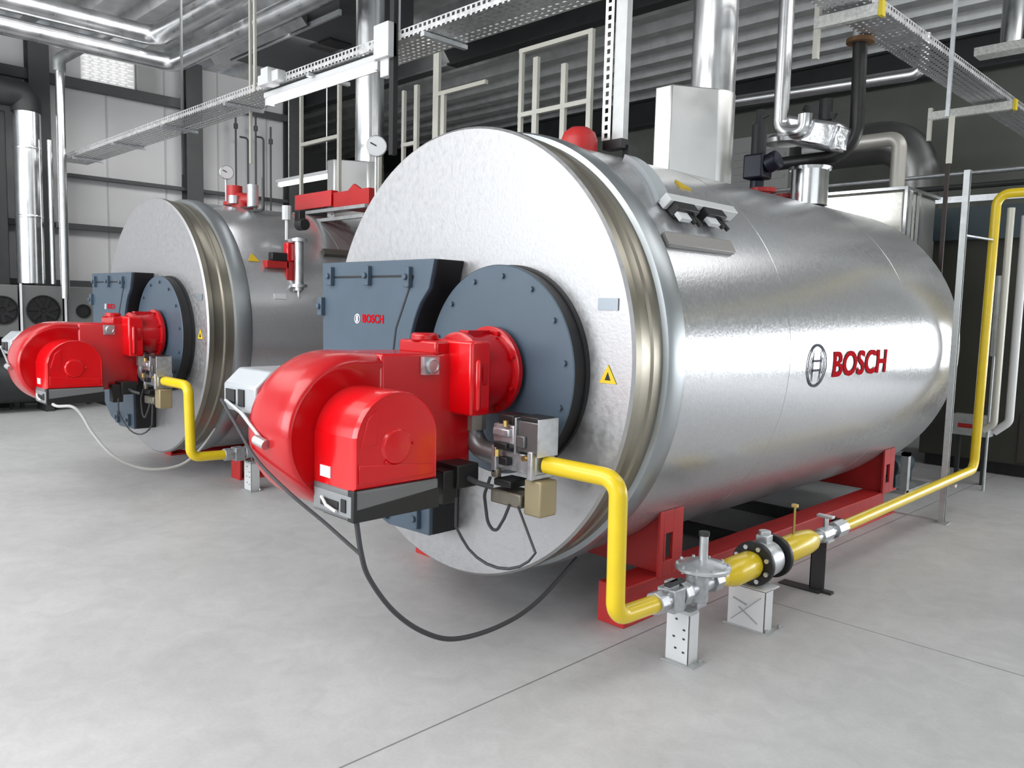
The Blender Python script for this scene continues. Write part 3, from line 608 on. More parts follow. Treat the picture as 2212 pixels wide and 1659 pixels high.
# ------------------------------------------------------------------ ducts and pipes at the left
def pipe(name, label, cat, pts, r, m, bend=.15, n=20, group=None, seams=0, flange=None):
    g = G(); g.tube(pts, r, bend, n, 8)
    return one(name, label, cat, g, m, group)
pipe('ventilation_duct', 'upper of the two round grey ducts running under the roof at the left', 'duct', [(-7.75, -5, 4.84), (-7.75, 1.60, 4.84), (-1.0, 1.60, 4.84)], .125, duct_m, .2, 24)
pipe('ventilation_duct', 'lower of the two round grey ducts running under the roof at the left', 'duct', [(-7.85, -5, 4.58), (-7.85, 1.86, 4.58), (-1.0, 1.86, 4.58)], .11, duct_m, .2, 24)
t = thing('air_unit', 'large dark sheet metal air duct hanging under the roof left of centre', 'duct', (-5.6, 2.9, 4.6))
g = G(); g.box(-7.2, -4.7, 2.35, 3.35, 4.62, 5.1); build('casing', g, mat('dark duct sheet', (.10, .105, .11), .4, .5, .1, 2), t, .01)
g = G(); g.box(-5.9, -5.45, 2.7, 3.0, 4.60, 4.625); build('grille', g, black_m, t)
g = G(); g.box(-7.22, -4.68, 2.33, 2.36, 4.60, 4.66); g.box(-7.22, -4.68, 3.34, 3.37, 4.60, 4.66); build('edge_profile', g, steel_m, t)
for k, x in enumerate((-6.0,)):
    g = G(); g.prism([(2.0, 4.95), (2.31, 4.62), (2.31, 4.80), (2.0, 5.12)], YZ, -7.6, -5.3); one('baffle_sheet', 'slanted grey duct sheet beside the roof light', 'duct', g, duct_m)
t = thing('flue_pipe', 'wide polished vertical pipe at the far left, with a dark bend on top', 'pipe', (-9.3, .50, 1.69))
g = G(); g.cyl((-9.3, .50, 1.69), (-9.3, .50, 3.95), .165, n=32); g.lathe([(.166, 0), (.169, .01), (.169, .03), (.166, .04)], (-9.3, .5, 2.55), (0, 0, 1), 32, False); g.lathe([(.166, 0), (.169, .01), (.169, .03), (.166, .04)], (-9.3, .5, 3.45), (0, 0, 1), 32, False); build('pipe_run', g, pipe_m, t)
g = G(); g.tube([(-9.3, .50, 3.93), (-9.3, .50, 4.16), (-9.3, -.2, 4.16)], .18, .20, 24, 8); build('bend', g, dark_m, t)
t = thing('vertical_pipe', 'thin polished pipe beside the left wall column, bending away at the top', 'pipe', (-8.8, .77, 1.5))
g = G(); g.cyl((-8.8, .77, 1.50), (-8.8, .77, 4.45), .055); build('pipe_run', g, pipe_m, t)
g = G(); g.tube([(-8.8, .77, 4.43), (-8.8, .77, 4.58), (-8.8, 1.5, 5.15)], .075, .08, 16); build('bend', g, gsteel_m, t)
g = G(); g.box(-9.30, -8.83, .785, .815, 2.45, 2.52); build('bracket', g, paintsteel_m, t)
pipe('vertical_pipe', 'slim grey pipe directly right of the wide polished pipe', 'pipe', [(-9.2, .74, 1.69), (-9.2, .74, 3.6)], .035, pipe_m, 0, 12)
# dark enclosure and fan units at the left edge
t = thing('switch_cabinet', 'tall dark cabinet at the far left edge behind the polished pipe', 'cabinet', (-9.7, -.3, 0))
g = G(); g.box(-9.9, -9.5, -1.2, .30, 0, 3.95); build('casing', g, dark_m, t, .01)
g = G(); g.box(-9.9, -9.5, -.6, .25, 3.96, 4.6); build('cable_box', g, black_m, t, .02)
for k, (y0, y1, lab) in enumerate(((-.10, .27, 'fan unit at the far left edge, leftmost of three'), (.32, .80, 'fan unit with large round black fan, middle of three'), (.86, 1.24, 'small fan unit right of the other two, by the thin pipe'))):
    t = thing('fan_unit', lab, 'fan unit', (-9.15, (y0 + y1) / 2, 1.0), 'grey fan units at the left wall')
    g = G(); g.box(-9.40, -9.02, y0, y1, .98, 1.66); build('casing', g, mat('mid grey casing', (.16, .165, .165), .2, .5) if k == 0 else MATS['mid grey casing'], t, .01)
    r = (.17, .19, .08)[k]; cyf = (y0 + y1) / 2
    g = G(); g.lathe([(r, 0), (r + .015, .0), (r + .015, .02), (r, .02)], (-9.02, cyf, 1.33), (1, 0, 0), 28, False); g.lathe([(0, .002), (r, .002)], (-9.02, cyf, 1.33), (1, 0, 0), 28, False)
    for i in range(7):
        a = 2 * PI * i / 7
        if k < 2: g.bar((-9.005, cyf + .04 * math.cos(a), 1.33 + .04 * math.sin(a)), (-9.0, cyf + r * .95 * math.cos(a + .3), 1.33 + r * .95 * math.sin(a + .3)), .05, .006, (1, 0, 0))
    build('fan', g, black_m, t)
    g = G(); g.box(-9.0, -8.98, y1 + .01, y1 + .035, .85, 1.68); g.box(-9.05, -8.95, y0 - .005, y1 + .036, .84, .87); build('support_rail', g, white_m, t)
    g = G(); g.box(-9.40, -9.34, y0 + .02, y0 + .06, 0, .98); g.box(-9.40, -9.34, y1 - .06, y1 - .02, 0, .98); build('leg', g, paintsteel_m, t)
g = G(); g.cyl((-9.0, -1.6, .42), (-9.0, .95, .42), .30, n=32); g.box(-9.2, -8.8, -.9, -.8, 0, .2); g.box(-9.2, -8.8, .5, .6, 0, .2)
one('dark_tank', 'dark horizontal tank low at the far left edge', 'tank', g, dark_m)
g = G(); g.box(-9.7, -8.9, 1.32, 3.4, 0, .85); one('plinth_cabinet', 'dark low cabinet along the left wall behind the left burner', 'cabinet', g, dark_m, bevel=.01)
# thin dark pipes on the left wall
for k, (y, z0, z1, lab) in enumerate(((3.64, 2.95, 4.6, 'leftmost of the thin dark pipes on the grey wall above the left boiler'), (3.85, 3.0, 4.2, 'second thin dark pipe from the left on the grey wall'), (3.99, 2.95, 4.62, 'third thin dark pipe on the grey wall, with small valve'), (4.13, 3.0, 4.25, 'fourth thin dark pipe on the grey wall'), (4.26, 2.95, 4.45, 'rightmost of the thin dark pipes on the grey wall'))):
    g = G(); g.tube([(-9.75, y, z0), (-9.75, y, z1), (-9.75, y - .14, z1 + .0)] if k % 2 else [(-9.75, y, z0), (-9.75, y, z1)], .016, .05, 8); 
    if k % 2 == 0: g.cyl((-9.75, y, z1 - .28), (-9.75, y, z1 - .20), .035, n=8)
    one('wall_pipe', lab, 'pipe', g, paintsteel_m, 'thin pipes on the left wall')
# ------------------------------------------------------------------ cable trays, lights, hangers
t = thing('cable_tray', 'long perforated cable tray hanging across the room above both boilers', 'cable tray', (-4.3, 1.15, 3.4))
g = G(); g.add([(-9.6, .97, 3.40), (3.2, .97, 3.40), (3.2, 1.33, 3.40), (-9.6, 1.33, 3.40)], [(0, 1, 2, 3)]); b1 = build('tray_floor', g, trayx_m, t)
for y in (.97, 1.33):
    g = G(); g.add([(-9.6, y, 3.40), (3.2, y, 3.40), (3.2, y, 3.47), (-9.6, y, 3.47)], [(0, 1, 2, 3)]); build('side_flange', g, trayside_m, t)
for i in range(9):
    x = -9.0 + 1.5 * i; g = G(); g.box(x - .02, x + .02, .95, 1.35, 3.365, 3.395); build('cross_strut', g, steel_m, t)
t = thing('cable_tray', 'perforated cable tray running front to back above the boiler rear, upper right', 'cable tray', (.6, 5, 3.6))
g = G(); g.add([(.44, 1.2, 3.60), (.74, 1.2, 3.60), (.74, 8.6, 3.60), (.44, 8.6, 3.60)], [(0, 1, 2, 3)]); build('tray_floor', g, perforated('perforated tray steel lengthwise', (.60, .60, .62), .8, .4, (.05, .06, 9), (.016, .026, 99)), t)
for x in (.44, .74):
    g = G(); g.add([(x, 1.2, 3.60), (x, 8.6, 3.60), (x, 8.6, 3.67), (x, 1.2, 3.67)], [(0, 1, 2, 3)]); build('side_flange', g, perforated('slotted tray flange lengthwise', (.66, .65, .67), .6, .45, (9, .05, .05), (99, .028, .022)) if x < .5 else MATS['slotted tray flange lengthwise'], t)
for y, x0 in ((2.95, .36), (6.2, .05)):
    g = G(); g.box(x0, .80, y - .025, y + .025, 3.50, 3.58); cs = build('cross_strut', g, mat('pale slotted strut', (.66, .66, .63), .4, .5, .25, 40) if y < 3 else MATS['pale slotted strut'], t, .002)
    g = G(); g.box(.80, .83, y - .03, y + .03, 3.49, 3.59); build('end_cap', g, mat('yellow plastic cap', (.80, .62, .03), 0, .4) if y < 3 else MATS['yellow plastic cap'], cs, .004)
    g = G(); g.box(x0, x0 + .035, y - .02, y + .02, 3.30, 3.62 if y > 3 else 5.15); build('drop_strut', g, cream_m, t)
t = thing('cable_tray', 'short perforated tray crossing behind the sloping one at the upper right', 'cable tray', (1.6, 6.55, 4.15))
g = G(); g.box(.35, 3.2, 6.45, 6.65, 4.13, 4.14); g.box(.35, 3.2, 6.45, 6.455, 4.14, 4.21); build('tray_body', g, MATS['pale slotted strut'], t)
def lamp(label, x0, x1, y, z, m, fac=1.):
    t = thing('tube_light', label, 'ceiling light', ((x0 + x1) / 2, y, z), 'fluorescent tube lights')
    g = G(); g.box(x0, x1, y - .05 * fac, y + .05 * fac, z, z + .05); build('housing', g, white_m, t, .006)
    g = G(); g.cyl((x0 + .04, y, z - .028), (x1 - .04, y, z - .028), .026 * fac, n=14); build('tube', g, m, t)
    if fac > 1:
        for x in (x0 + .3, x1 - .3):
            g = G(); g.box(x - .006, x + .006, y - .006, y + .006, z + .05, H + .02); build('suspension_wire', g, steel_m, t)
    for x in (x0 + .02, x1 - .02):
        g = G(); g.box(x - .02, x + .02, y - .035, y + .035, z - .06, z); build('end_holder', g, white_m, t)
lamp('bright fluorescent tube light under the long cable tray, left of centre', -3.85, -2.13, 1.06, 3.335, tube_m)
g = G(); g.box(-3.75, -3.40, .90, .98, 3.40, 3.49); g.box(-3.62, -3.5, .86, .98, 3.38, 3.52); one('ballast_box', 'small white box on the long cable tray left of the tube light', 'box', g, white_m, bevel=.006)
g = G(); g.box(-1.98, -1.80, .88, .96, 3.28, 3.52); g.box(-1.95, -1.85, .92, .98, 3.16, 3.30); one('junction_box', 'small pale box at the right end of the tube light', 'junction box', g, white_m, bevel=.006)
lamp('distant fluorescent tube light behind the red plates on the left boiler', -9.0, -7.3, 4.0, 3.42, tubefar_m, 1.3)
for k, (x, y, z0, lab) in enumerate(((-4.72, 1.33, 2.9, 'thin hanger rod left of the tube light, reaching down to the left boiler'), (-3.93, .97, 3.4, 'thin hanger rod holding the long tray at the white box'), (-2.30, 1.33, 3.4, 'thick hanger rod holding the long tray right of the tube light'), (-6.35, 1.33, 2.95, 'thin dark hanger rod in front of the grey wall and the louvre window'))):
    g = G(); w = .016 if k != 2 else .03; g.box(x - w, x + w, y - .01, y + .01, z0, H + .02)
    one('hanger_rod', lab, 'rod', g, (cream_m, cream_m, steel_m, paintsteel_m)[k], 'hanger rods of the long tray')
g = G(); g.box(-1.85, -1.80, .93, .97, 2.6, 5.22); one('dark_strut', 'black vertical strut right of the tube light', 'strut', g, black_m)
# ------------------------------------------------------------------ railings and walkway between and behind the boilers
def rail(label, y, posts, rails, base):
    t = thing('railing', label, 'railing', (sum(p[0] for p in posts) / len(posts), y, base), 'cream railings on the boiler walkway')
    for x, z0, z1, w in posts:
        g = G(); g.box(x - w, x + w, y - .016, y + .016, z0, z1); build('post', g, cream_m, t)
    for x0, x1, z in rails:
        g = G(); g.box(x0, x1, y - .018, y + .018, z - .018, z + .018); build('handrail', g, cream_m, t)
    return t
rail('cream railing frame above the top of the front boiler', 2.3, [(-1.87, 2.42, 3.66, .018), (-1.70, 2.42, 3.57, .026), (-1.39, 2.42, 3.46, .024), (-1.12, 2.42, 3.65, .022)], [(-1.89, -1.10, 3.65), (-1.89, -1.10, 3.13)], 2.4)
rail('cream railing posts left of the front boiler crown', 2.3, [(-3.48, 2.42, 3.60, .018), (-3.28, 2.42, 3.62, .026), (-2.98, 2.42, 3.95, .04), (-2.88, 2.42, 3.50, .025)], [(-3.5, -3.28, 3.08), (-3.0, -2.3, 3.48)], 2.4)
rail('cream railing with two tall posts on the left boiler', 1.9, [(-4.72, 2.46, 3.72, .016), (-4.0, 2.46, 3.70, .018), (-3.32, 2.40, 3.0, .014)], [(-4.72, -4.0, 3.17)], 2.5)
g = G(); g.box(-3.1, -1.12, 2.0, 3.0, 2.38, 2.42); g.box(-3.1, -1.12, 2.0, 2.02, 2.30, 2.42)
one('walkway', 'grey steel walkway deck between the two boilers', 'walkway', g, gsteel_m, base=(-2.1, 2.5, 2.3))
for x in (-2.9, -1.35):
    g = G(); g.box(x - .04, x + .04, 2.95, 3.03, 0, 2.38); one('walkway_post', 'steel post under the walkway, %s' % ('near the left boiler' if x < -2 else 'near the front boiler'), 'post', g, paintsteel_m)
# ------------------------------------------------------------------ chimneys
def chimney(label, z1=5.25):
    t = thing('chimney', label, 'chimney', (0, 2.25, 2.37), 'polished chimneys on the boilers')
    g = G(); g.cyl((0, 2.25, 2.37), (0, 2.25, z1), .147, n=48); build('flue', g, pipe_m, t)
    g = G(); g.lathe([(.150, 0), (.152, .6), (.149, .61)], (0, 2.25, 2.37), (0, 0, 1), 48, False); g.prism([(-.19, 1.86), (-.06, 1.86), (.13, 2.18), (.08, 2.33), (-.15, 2.33)], XY, 2.33, 2.985); build('base_casing', g, mat('bright folded casing', (.66, .66, .65), 1, .33, .04, 6), t, .01)
    return t
ch = chimney('wide polished chimney rising from the front boiler')
dup(ch, DX, 'polished chimney of the left boiler, seen under the tube light')
t = thing('strut_column', 'slotted steel strut column standing over the front boiler, left of the chimney', 'strut', (.2, .96, 2.42))
g = G(); g.add([(.13, .93, 2.45), (.13, .93, H), (.19, .93, H), (.19, .93, 2.45)], [(0, 1, 2, 3)]); build('slotted_face', g, strut_m, t)
g = G(); g.box(.195, .27, .94, .985, 2.45, H); build('solid_face', g, mat('pale strut steel', (.58, .59, .59), .4, .45, .1, 10), t)
g = G(); g.box(.14, .27, .93, 1.0, 2.40, 2.45); g.box(.24, .28, .98, 1.06, 2.33, 2.42); build('foot', g, black_m, t)
# pressure gauges
def gauge(label, c, r, nrm, h):
    t = thing('pressure_gauge', label, 'gauge', (c[0], c[1], c[2] - h), 'white pressure gauges')
    g = G(); g.lathe([(0, -.04), (r, -.04), (r * 1.08, -.02), (r * 1.08, .012), (r, .015)], c, nrm, 28, False); build('case', g, steel_m, t)
    n = Vector(nrm).normalized(); g = G(); g.lathe([(0, .012), (r, .012)], c, nrm, 28, False); build('dial', g, white_m, t)
    u = n.cross(Vector((0, 0, 1))).normalized(); g = G(); g.bar(Vector(c) + n * .016, Vector(c) + n * .016 + u * r * .6 + Vector((0, 0, r * .3)), r * .12, .004, n); build('needle', g, black_m, t)
    g = G(); g.cyl((c[0], c[1], c[2] - h), (c[0] - n.x * .02, c[1] - n.y * .02, c[2] - r), .012, n=8); build('stem', g, steel_m, t)
gauge('round white pressure gauge left of the front boiler crown', (-2.95, 1.6, 2.90), .085, (.72, -.5, 0), .46)
gauge('slim white pressure gauge above the left boiler, by the hanger rod', (-4.36, .9, 2.72), .06, (.9, -.25, 0), .36)
# ------------------------------------------------------------------ fittings on the left boiler
LX = DX[0]
def lc(y, ang, rr): a = math.radians(ang); return Vector((LX + rr * math.cos(a), y, AXZ + rr * math.sin(a)))
t = thing('level_gauge', 'upright level gauge with red switch on the side of the left boiler', 'level gauge', lc(.95, 25, 1.1))
g = G(); g.cyl((-3.10, .93, 1.62), (-3.10, .93, 2.06), .038, n=16); g.cyl((-3.10, .93, 1.48), (-3.10, .93, 1.62), .012, n=8); build('gauge_tube', g, steel_m, t)
for z in (1.66, 2.04):
    g = G(); g.cyl((-3.10, .93, z - .012), (-3.10, .93, z + .012), .07, n=16); g.bar((-3.10, .93, z), (-3.26 if z > 1.8 else -3.12, .93, z), .03, .03); build('flange', g, steel_m, t)
g = G(); g.box(-3.20, -3.13, .84, .92, 1.86, 2.02); build('red_switch', g, redbright_m, t, .012)
g = G(); g.box(-3.24, -3.14, .66, .86, 1.80, 1.86); g.box(-3.20, -3.14, .84, .92, 1.70, 1.86); build('red_bracket', g, redframe_m, t, .004)
g = G(); g.box(-3.20, -3.13, .70, .84, 1.86, 1.93); build('gearbox', g, black_m, t, .01)
g = G(); g.cyl((-3.30, .93, 2.05), (-3.30, .93, 2.30), .016, n=8); g.cyl((-3.30, .93, 2.22), (-3.30, .93, 2.34), .04, n=10); build('top_valve', g, white_m, t)
g = G(); g.box(-3.26, -3.18, .98, 1.04, 2.15, 2.30); g.cyl((-3.22, 1.0, 2.18), (-3.12, 1.0, 2.18), .05, n=12); build('black_valve', g, black_m, t, .006)
g = G(); g.obox(lc(.75, 15, 1.102), (0, 1, 0), (-math.sin(math.radians(15)), 0, math.cos(math.radians(15))), (1, 0, .27), .055, .022, .004); o = one('shell_name_plate', 'small pale name plate on the side of the left boiler', 'plate', g, label_m)
g = G(); a = 33; g.add([lc(.53, a - 2, 1.104), lc(.63, a - 2, 1.104), lc(.58, a + 2.3, 1.104), lc(.53, a - 2, 1.09), lc(.63, a - 2, 1.09), lc(.58, a + 2.3, 1.09)], [(0, 1, 2), (5, 4, 3), (0, 3, 4, 1), (1, 4, 5, 2), (2, 5, 3, 0)])
one('warning_sign', 'yellow triangle sticker on the shoulder of the left boiler', 'sign', g, warn_m)
g = G(); g.obox(lc(1.62, 38, 1.115), (0, 1, 0), (-.62, 0, .79), (.79, 0, .62), .35, .03, .02); one('shell_ledge', 'flat brown ledge on the side of the left boiler near the grey door', 'plate', g, mat('brown grey ledge', (.14, .13, .11), .2, .5))
for k, (x0, x1, dz, lab) in enumerate(((-4.30, -3.64, 0, 'bright red plate on the left boiler, by the two tall railing posts'), (-3.60, -3.03, -.03, 'darker red plate on the left boiler, touching the front boiler outline'))):
    g = G(); g.box(x0, x1, 1.58, 1.66, 2.44 + dz, 2.58 + dz); g.box(x0, x1, 1.58, 1.95, 2.43 + dz, 2.445 + dz)
    if k: g.prism([(x0 + .2, 2.55), (x0 + .3, 2.61), (x0 + .42, 2.55)], XZ, 1.60, 1.63)
    one('red_plate', lab, 'plate', g, redbright_m if k == 0 else redframe_m, 'red plates on the left boiler', bevel=.004)
g = G(); g.box(-4.35, -3.0, 1.52, 1.56, 2.37, 2.40); g.box(-4.35, -3.0, 1.50, 1.54, 2.28, 2.31); one('pipe_rack', 'pale rails under the red plates on the left boiler', 'rail', g, gsteel_m)
t = thing('feed_valve_group', 'red and silver valves clustered on the crown of the left boiler', 'valve', (-4.0, .9, 2.37))
g = G(); g.cyl((-4.2, .9, 2.42), (-4.2, .9, 2.58), .07, n=14); g.cyl((-4.2, .9, 2.40), (-4.2, .9, 2.43), .10, n=14); build('red_valve', g, redframe_m, t)
g = G(); g.cyl((-4.1, .85, 2.44), (-3.92, .95, 2.44), .05, n=12); build('red_valve', g, redframe_m, t)
g = G(); g.cyl((-4.05, .82, 2.40), (-4.05, .82, 2.47), .05, n=12); build('silver_valve', g, steel_m, t)
g = G(); g.cyl((-3.85, .9, 2.36), (-3.85, .9, 2.56), .05, n=12); build('silver_valve', g, steel_m, t)
g = G(); g.tube([(-4.5, .88, 2.345), (-3.62, .88, 2.32), (-3.62, .88, 2.60)], .014, .03, 8); g.tube([(-4.5, .86, 2.375), (-3.7, .86, 2.355)], .008, 0, 8); build('frame_pipe', g, paintsteel_m, t)
# ------------------------------------------------------------------ fittings behind the chimney, rear of the front boiler
t = thing('safety_valve', 'tall black safety valve on the front boiler right of the chimney', 'valve', (-.05, 3.0, 2.45))
g = G(); g.cyl((-.05, 3.0, 2.68), (-.05, 3.0, 2.92), .055, n=14); g.cyl((-.05, 3.0, 2.92), (-.05, 3.0, 3.03), .03, n=10); g.bar((-.10, 3, 2.94), (.02, 3, 2.99), .02, .02); build('spring_bonnet', g, dark_m, t)
g = G(); g.box(-.13, .03, 2.92, 3.08, 2.52, 2.70); g.cyl((-.05, 3.0, 2.44), (-.05, 3.0, 2.52), .05); g.cyl((.02, 3.0, 2.62), (.12, 3.0, 2.66), .07, n=14); build('body', g, mat('navy valve casting', (.012, .014, .03), .2, .4), t, .015)
pipe('vertical_pipe', 'silver vertical pipe right of the chimney with a hook bend at its foot', 'pipe', [(-.04, 3.3, H), (-.04, 3.3, 2.90), (.16, 3.3, 2.90), (.16, 3.3, 3.02)], .058, pipe_m, .12, 20)
t = thing('insulated_valve', 'dented silver insulation box around a valve behind the chimney', 'valve', (.2, 3.4, 2.5))
g = G(); g.obox((.16, 3.45, 2.90), (1, 0, -.28), (0, 1, 0), (.28, 0, 1), .24, .14, .10); build('insulation_box', g, mat('crinkled foil cladding', (.72, .73, .75), 1, .22, .1, 9, .6, 14), t, .03)
g = G(); g.lathe([(.15, 0), (.16, .03), (.12, .06)], (-.04, 3.38, 2.84), (0, 0, 1), 24); build('insulation_cap', g, pipe_m, t)
g = G(); g.cyl((.22, 3.3, 2.34), (.22, 3.3, 2.60), .135, n=28); g.lathe([(.15, 0), (.155, .02), (.1, .03)], (.22, 3.3, 2.60), (0, 0, 1), 24); build('insulated_nozzle', g, pipe_m, t)
g = G(); g.bar((.05, 3.5, 3.12), (.30, 3.5, 3.02), .04, .05); g.cyl((.22, 3.5, 3.0), (.22, 3.5, 3.16), .05, n=10); build('handwheel', g, black_m, t)
t = thing('black_pipe', 'thick black pipe bending from the upper right down to the silver valve box', 'pipe', (.40, 3.6, 2.7))
g = G(); g.tube([(.41, 3.6, 3.58), (.43, 3.6, 2.74), (-.20, 3.6, 2.735)], .052, .22, 18, 10); build('pipe_run', g, black_pipe_m, t)
g = G(); g.cyl((.41, 3.6, 3.56), (.41, 3.6, 3.59), .10, n=20); build('flange', g, mat('rusty flange', (.20, .11, .05), .3, .6), t)
g = G(); g.cyl((.392, 3.6, 3.58), (.392, 3.6, H), .042, n=16); build('upper_run', g, gsteel_m, t)
pipe('bent_pipe', 'white inverted U bend pipe behind the black pipe', 'pipe', [(-.35, 4.78, 3.07), (.31, 4.78, 3.07), (.31, 4.78, 2.62)], .062, mat('cream pipe insulation', (.62, .60, .55), .4, .4), .09, 18)
pipe('exhaust_duct', 'fat dark round duct arching down behind the white bent pipe', 'duct', [(-1.6, 7.1, 3.52), (-.34, 7.1, 3.52), (-.34, 7.1, 2.5)], .24, mat('dull dark duct', (.24, .24, .235), .9, .3), .42, 32)
t = thing('economizer', 'silver clad box behind the rear end of the front boiler', 'economizer', (-.05, 5.0, 0))
g = G(); g.box(-.75, .44, 4.62, 5.4, .55, 2.60); build('casing', g, mat('warm silver cladding', (.66, .65, .60), 1, .30, .06, 3, .15, 30), t, .02)
g = G(); g.box(-.78, .47, 4.60, 5.42, 2.60, 2.625); g.box(.445, .47, 4.60, 4.63, .6, 2.6); g.box(.445, .47, 4.72, 4.74, .6, 2.6); g.box(.445, .47, 4.9, 4.93, .6, 2.6); build('edge_profile', g, pipe_m, t)
g = G()
for x in (-.65, .18): g.box(x - .04, x + .04, 4.7, 4.78, 0, .55); g.box(x - .04, x + .04, 5.2, 5.28, 0, .55)
build('support_leg', g, dark_m, t)
pipe('duct_run', 'polished horizontal pipe high behind the chimney, turning up at its right end', 'pipe', [(-2.4, 6.0, 3.99), (.03, 6.0, 3.93), (.03, 6.0, 4.30)], .062, pipe_m, .10, 18)
g = G(); g.cyl((.62, 6.66, 4.24), (.62, 6.66, H), .10, n=24); one('vertical_duct', 'grey vertical pipe at the top right corner', 'pipe', g, pipe_m)
pipe('horizontal_pipe', 'upper of two thin horizontal pipes behind the economizer', 'pipe', [(-2.4, 6.5, 2.99), (1.9, 6.5, 2.99)], .022, steel_m, 0, 10, 'thin horizontal pipes at the rear')
pipe('horizontal_pipe', 'lower of two thin horizontal pipes behind the economizer', 'pipe', [(-2.4, 6.5, 2.86), (1.9, 6.5, 2.86)], .03, dark_m, 0, 10, 'thin horizontal pipes at the rear')
t = thing('hanger_strut', 'thin strut hanging in front of the dark rear machine, dark brown below', 'strut', (.8, 4.45, 1.9))
g = G(); g.box(.77, .80, 4.44, 4.46, 3.12, H); build('upper_part', g, steel_m, t)
g = G(); g.box(.80, .84, 4.44, 4.46, 2.75, 3.12); build('sleeve', g, cream_m, t)
g = G(); g.box(.80, .83, 4.44, 4.46, 1.75, 2.75); build('lower_part', g, mat('dark brown strut', (.035, .022, .018), .1, .5), t)
g = G(); g.box(-2.55, -1.75, 6.85, 7.3, 2.3, 3.75)
for i in range(5): g.box(-2.5, -1.8, 6.84, 6.85, 3.2 + .09 * i, 3.24 + .09 * i)
one('air_box', 'mid grey sheet metal box on legs behind the black safety valve', 'box', g, mat('mid grey sheet box', (.30, .30, .295), .2, .5), base=(-2.1, 7.0, 0))
g = G(); g.box(-2.5, -2.42, 6.9, 6.98, 0, 2.3); g.box(-1.88, -1.80, 6.9, 6.98, 0, 2.3); g.box(-2.5, -1.8, 6.9, 6.98, 2.22, 2.3); one('box_stand', 'steel stand under the grey sheet metal box', 'stand', g, paintsteel_m)
# dark machine house at the right rear
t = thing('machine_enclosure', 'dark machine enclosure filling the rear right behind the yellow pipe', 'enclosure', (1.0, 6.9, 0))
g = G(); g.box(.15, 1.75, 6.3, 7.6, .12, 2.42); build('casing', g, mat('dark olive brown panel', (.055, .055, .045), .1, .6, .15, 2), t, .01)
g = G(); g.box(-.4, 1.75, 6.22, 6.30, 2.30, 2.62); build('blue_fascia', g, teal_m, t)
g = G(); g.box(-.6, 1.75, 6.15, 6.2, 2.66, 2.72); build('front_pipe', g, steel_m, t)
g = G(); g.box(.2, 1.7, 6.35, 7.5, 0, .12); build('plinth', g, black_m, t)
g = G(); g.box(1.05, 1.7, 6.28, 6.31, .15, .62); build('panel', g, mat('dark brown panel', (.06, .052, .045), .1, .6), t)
pipe('white_pipe', 'white vertical pipe right of the yellow riser, left one of two', 'pipe', [(1.10, 5.2, 2.46), (1.10, 5.2, .62), (1.02, 5.2, .56)], .030, cream_m, .06, 14, 'pale vertical pipes at the right')
pipe('white_pipe', 'white vertical pipe nearest the right edge of the picture', 'pipe', [(1.19, 5.3, 2.40), (1.19, 5.3, .64), (1.08, 5.3, .54)], .034, white_m, .08, 14, 'pale vertical pipes at the right')
g = G(); g.cyl((1.02, 5.35, 1.2), (1.02, 5.35, 1.9), .035, n=12); g.cyl((1.02, 5.35, 0), (1.02, 5.35, 1.22), .012, n=8); one('pipe_muffler', 'short grey pipe piece between the yellow riser and the white pipes', 'pipe', g, gsteel_m)
t = thing('control_box', 'small grey box with red stripe low behind the yellow riser', 'box', (.78, 5.6, .45))
g = G(); g.box(.66, .98, 5.55, 5.7, .45, .64); build('casing', g, gsteel_m, t, .006)
g = G(); g.box(.72, .92, 5.545, 5.55, .52, .56); build('stripe', g, redframe_m, t)
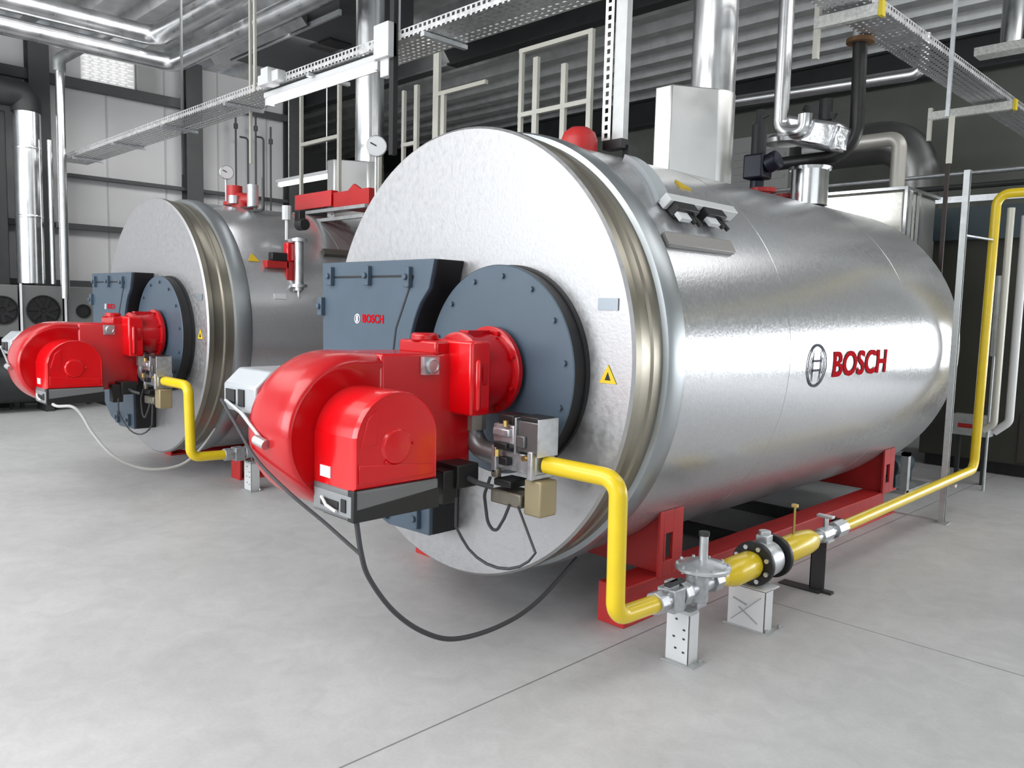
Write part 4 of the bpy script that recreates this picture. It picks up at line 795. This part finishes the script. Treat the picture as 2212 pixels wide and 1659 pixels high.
g = G(); g.box(.70, .73, 5.6, 5.65, 0, .45); g.box(.92, .95, 5.6, 5.65, 0, .45); build('stand', g, dark_m, t)
t = thing('pump', 'dark blue pump on a grey frame at the floor behind the boiler', 'pump', (.5, 5.0, 0))
g = G(); g.cyl((.42, 4.7, .20), (.42, 5.1, .20), .10, n=20); g.box(.34, .50, 4.7, 5.1, .02, .14); build('motor', g, teal_m, t, .01)
g = G(); g.box(.28, .62, 4.6, 5.2, 0, .03); g.box(.28, .62, 4.62, 4.68, .33, .36); g.box(.56, .62, 4.62, 4.68, 0, .36); build('frame', g, gsteel_m, t)
# ------------------------------------------------------------------ cables
def curve_pts(P, k=10):
    out = []; P = [Vector(p) for p in P]
    for i in range(len(P) - 1):
        p0 = P[max(0, i - 1)]; p1 = P[i]; p2 = P[i + 1]; p3 = P[min(len(P) - 1, i + 2)]
        for j in range(k):
            t = j / k; out.append(.5 * ((2 * p1) + (p2 - p0) * t + (2 * p0 - 5 * p1 + 4 * p2 - p3) * t * t + (3 * p1 - p0 - 3 * p2 + p3) * t ** 3))
    return out + [P[-1]]
def cable(label, pts, r, m, grp=None):
    g = G(); g.tube(curve_pts(pts), r, 0, 8, caps=True); return one('cable', label, 'cable', g, m, grp)
cable('dark cable sagging in a loop from the front burner motor to the boiler underside', [(.60, -.985, .735), (.615, -.972, .605), (.621, -.938, .502), (.654, -.851, .366), (.688, -.732, .262), (.706, -.581, .198), (.743, -.372, .207), (.704, -.109, .234), (.63, .24, .34)], .010, cable_m)
cable('thin dark cable running along the front fan housing down to the hanging loop', [(-.24, -1.10, 1.10), (-.05, -1.12, 1.0), (.123, -1.13, .90), (.313, -1.10, .80), (.453, -1.03, .699), (.56, -.99, .63), (.612, -.975, .602)], .007, cable_m)
cable('pale cable sagging in a loop from the left burner to the left boiler', [(-3.50, -.86, .73), (-3.437, -.844, .72), (-3.366, -.772, .72), (-3.333, -.721, .664), (-3.293, -.658, .525), (-3.236, -.552, .366), (-3.21, -.398, .258), (-3.185, -.236, .216), (-3.198, -.034, .233), (-3.251, .139, .333), (-3.36, .306, .46)], .011, palecable_m)
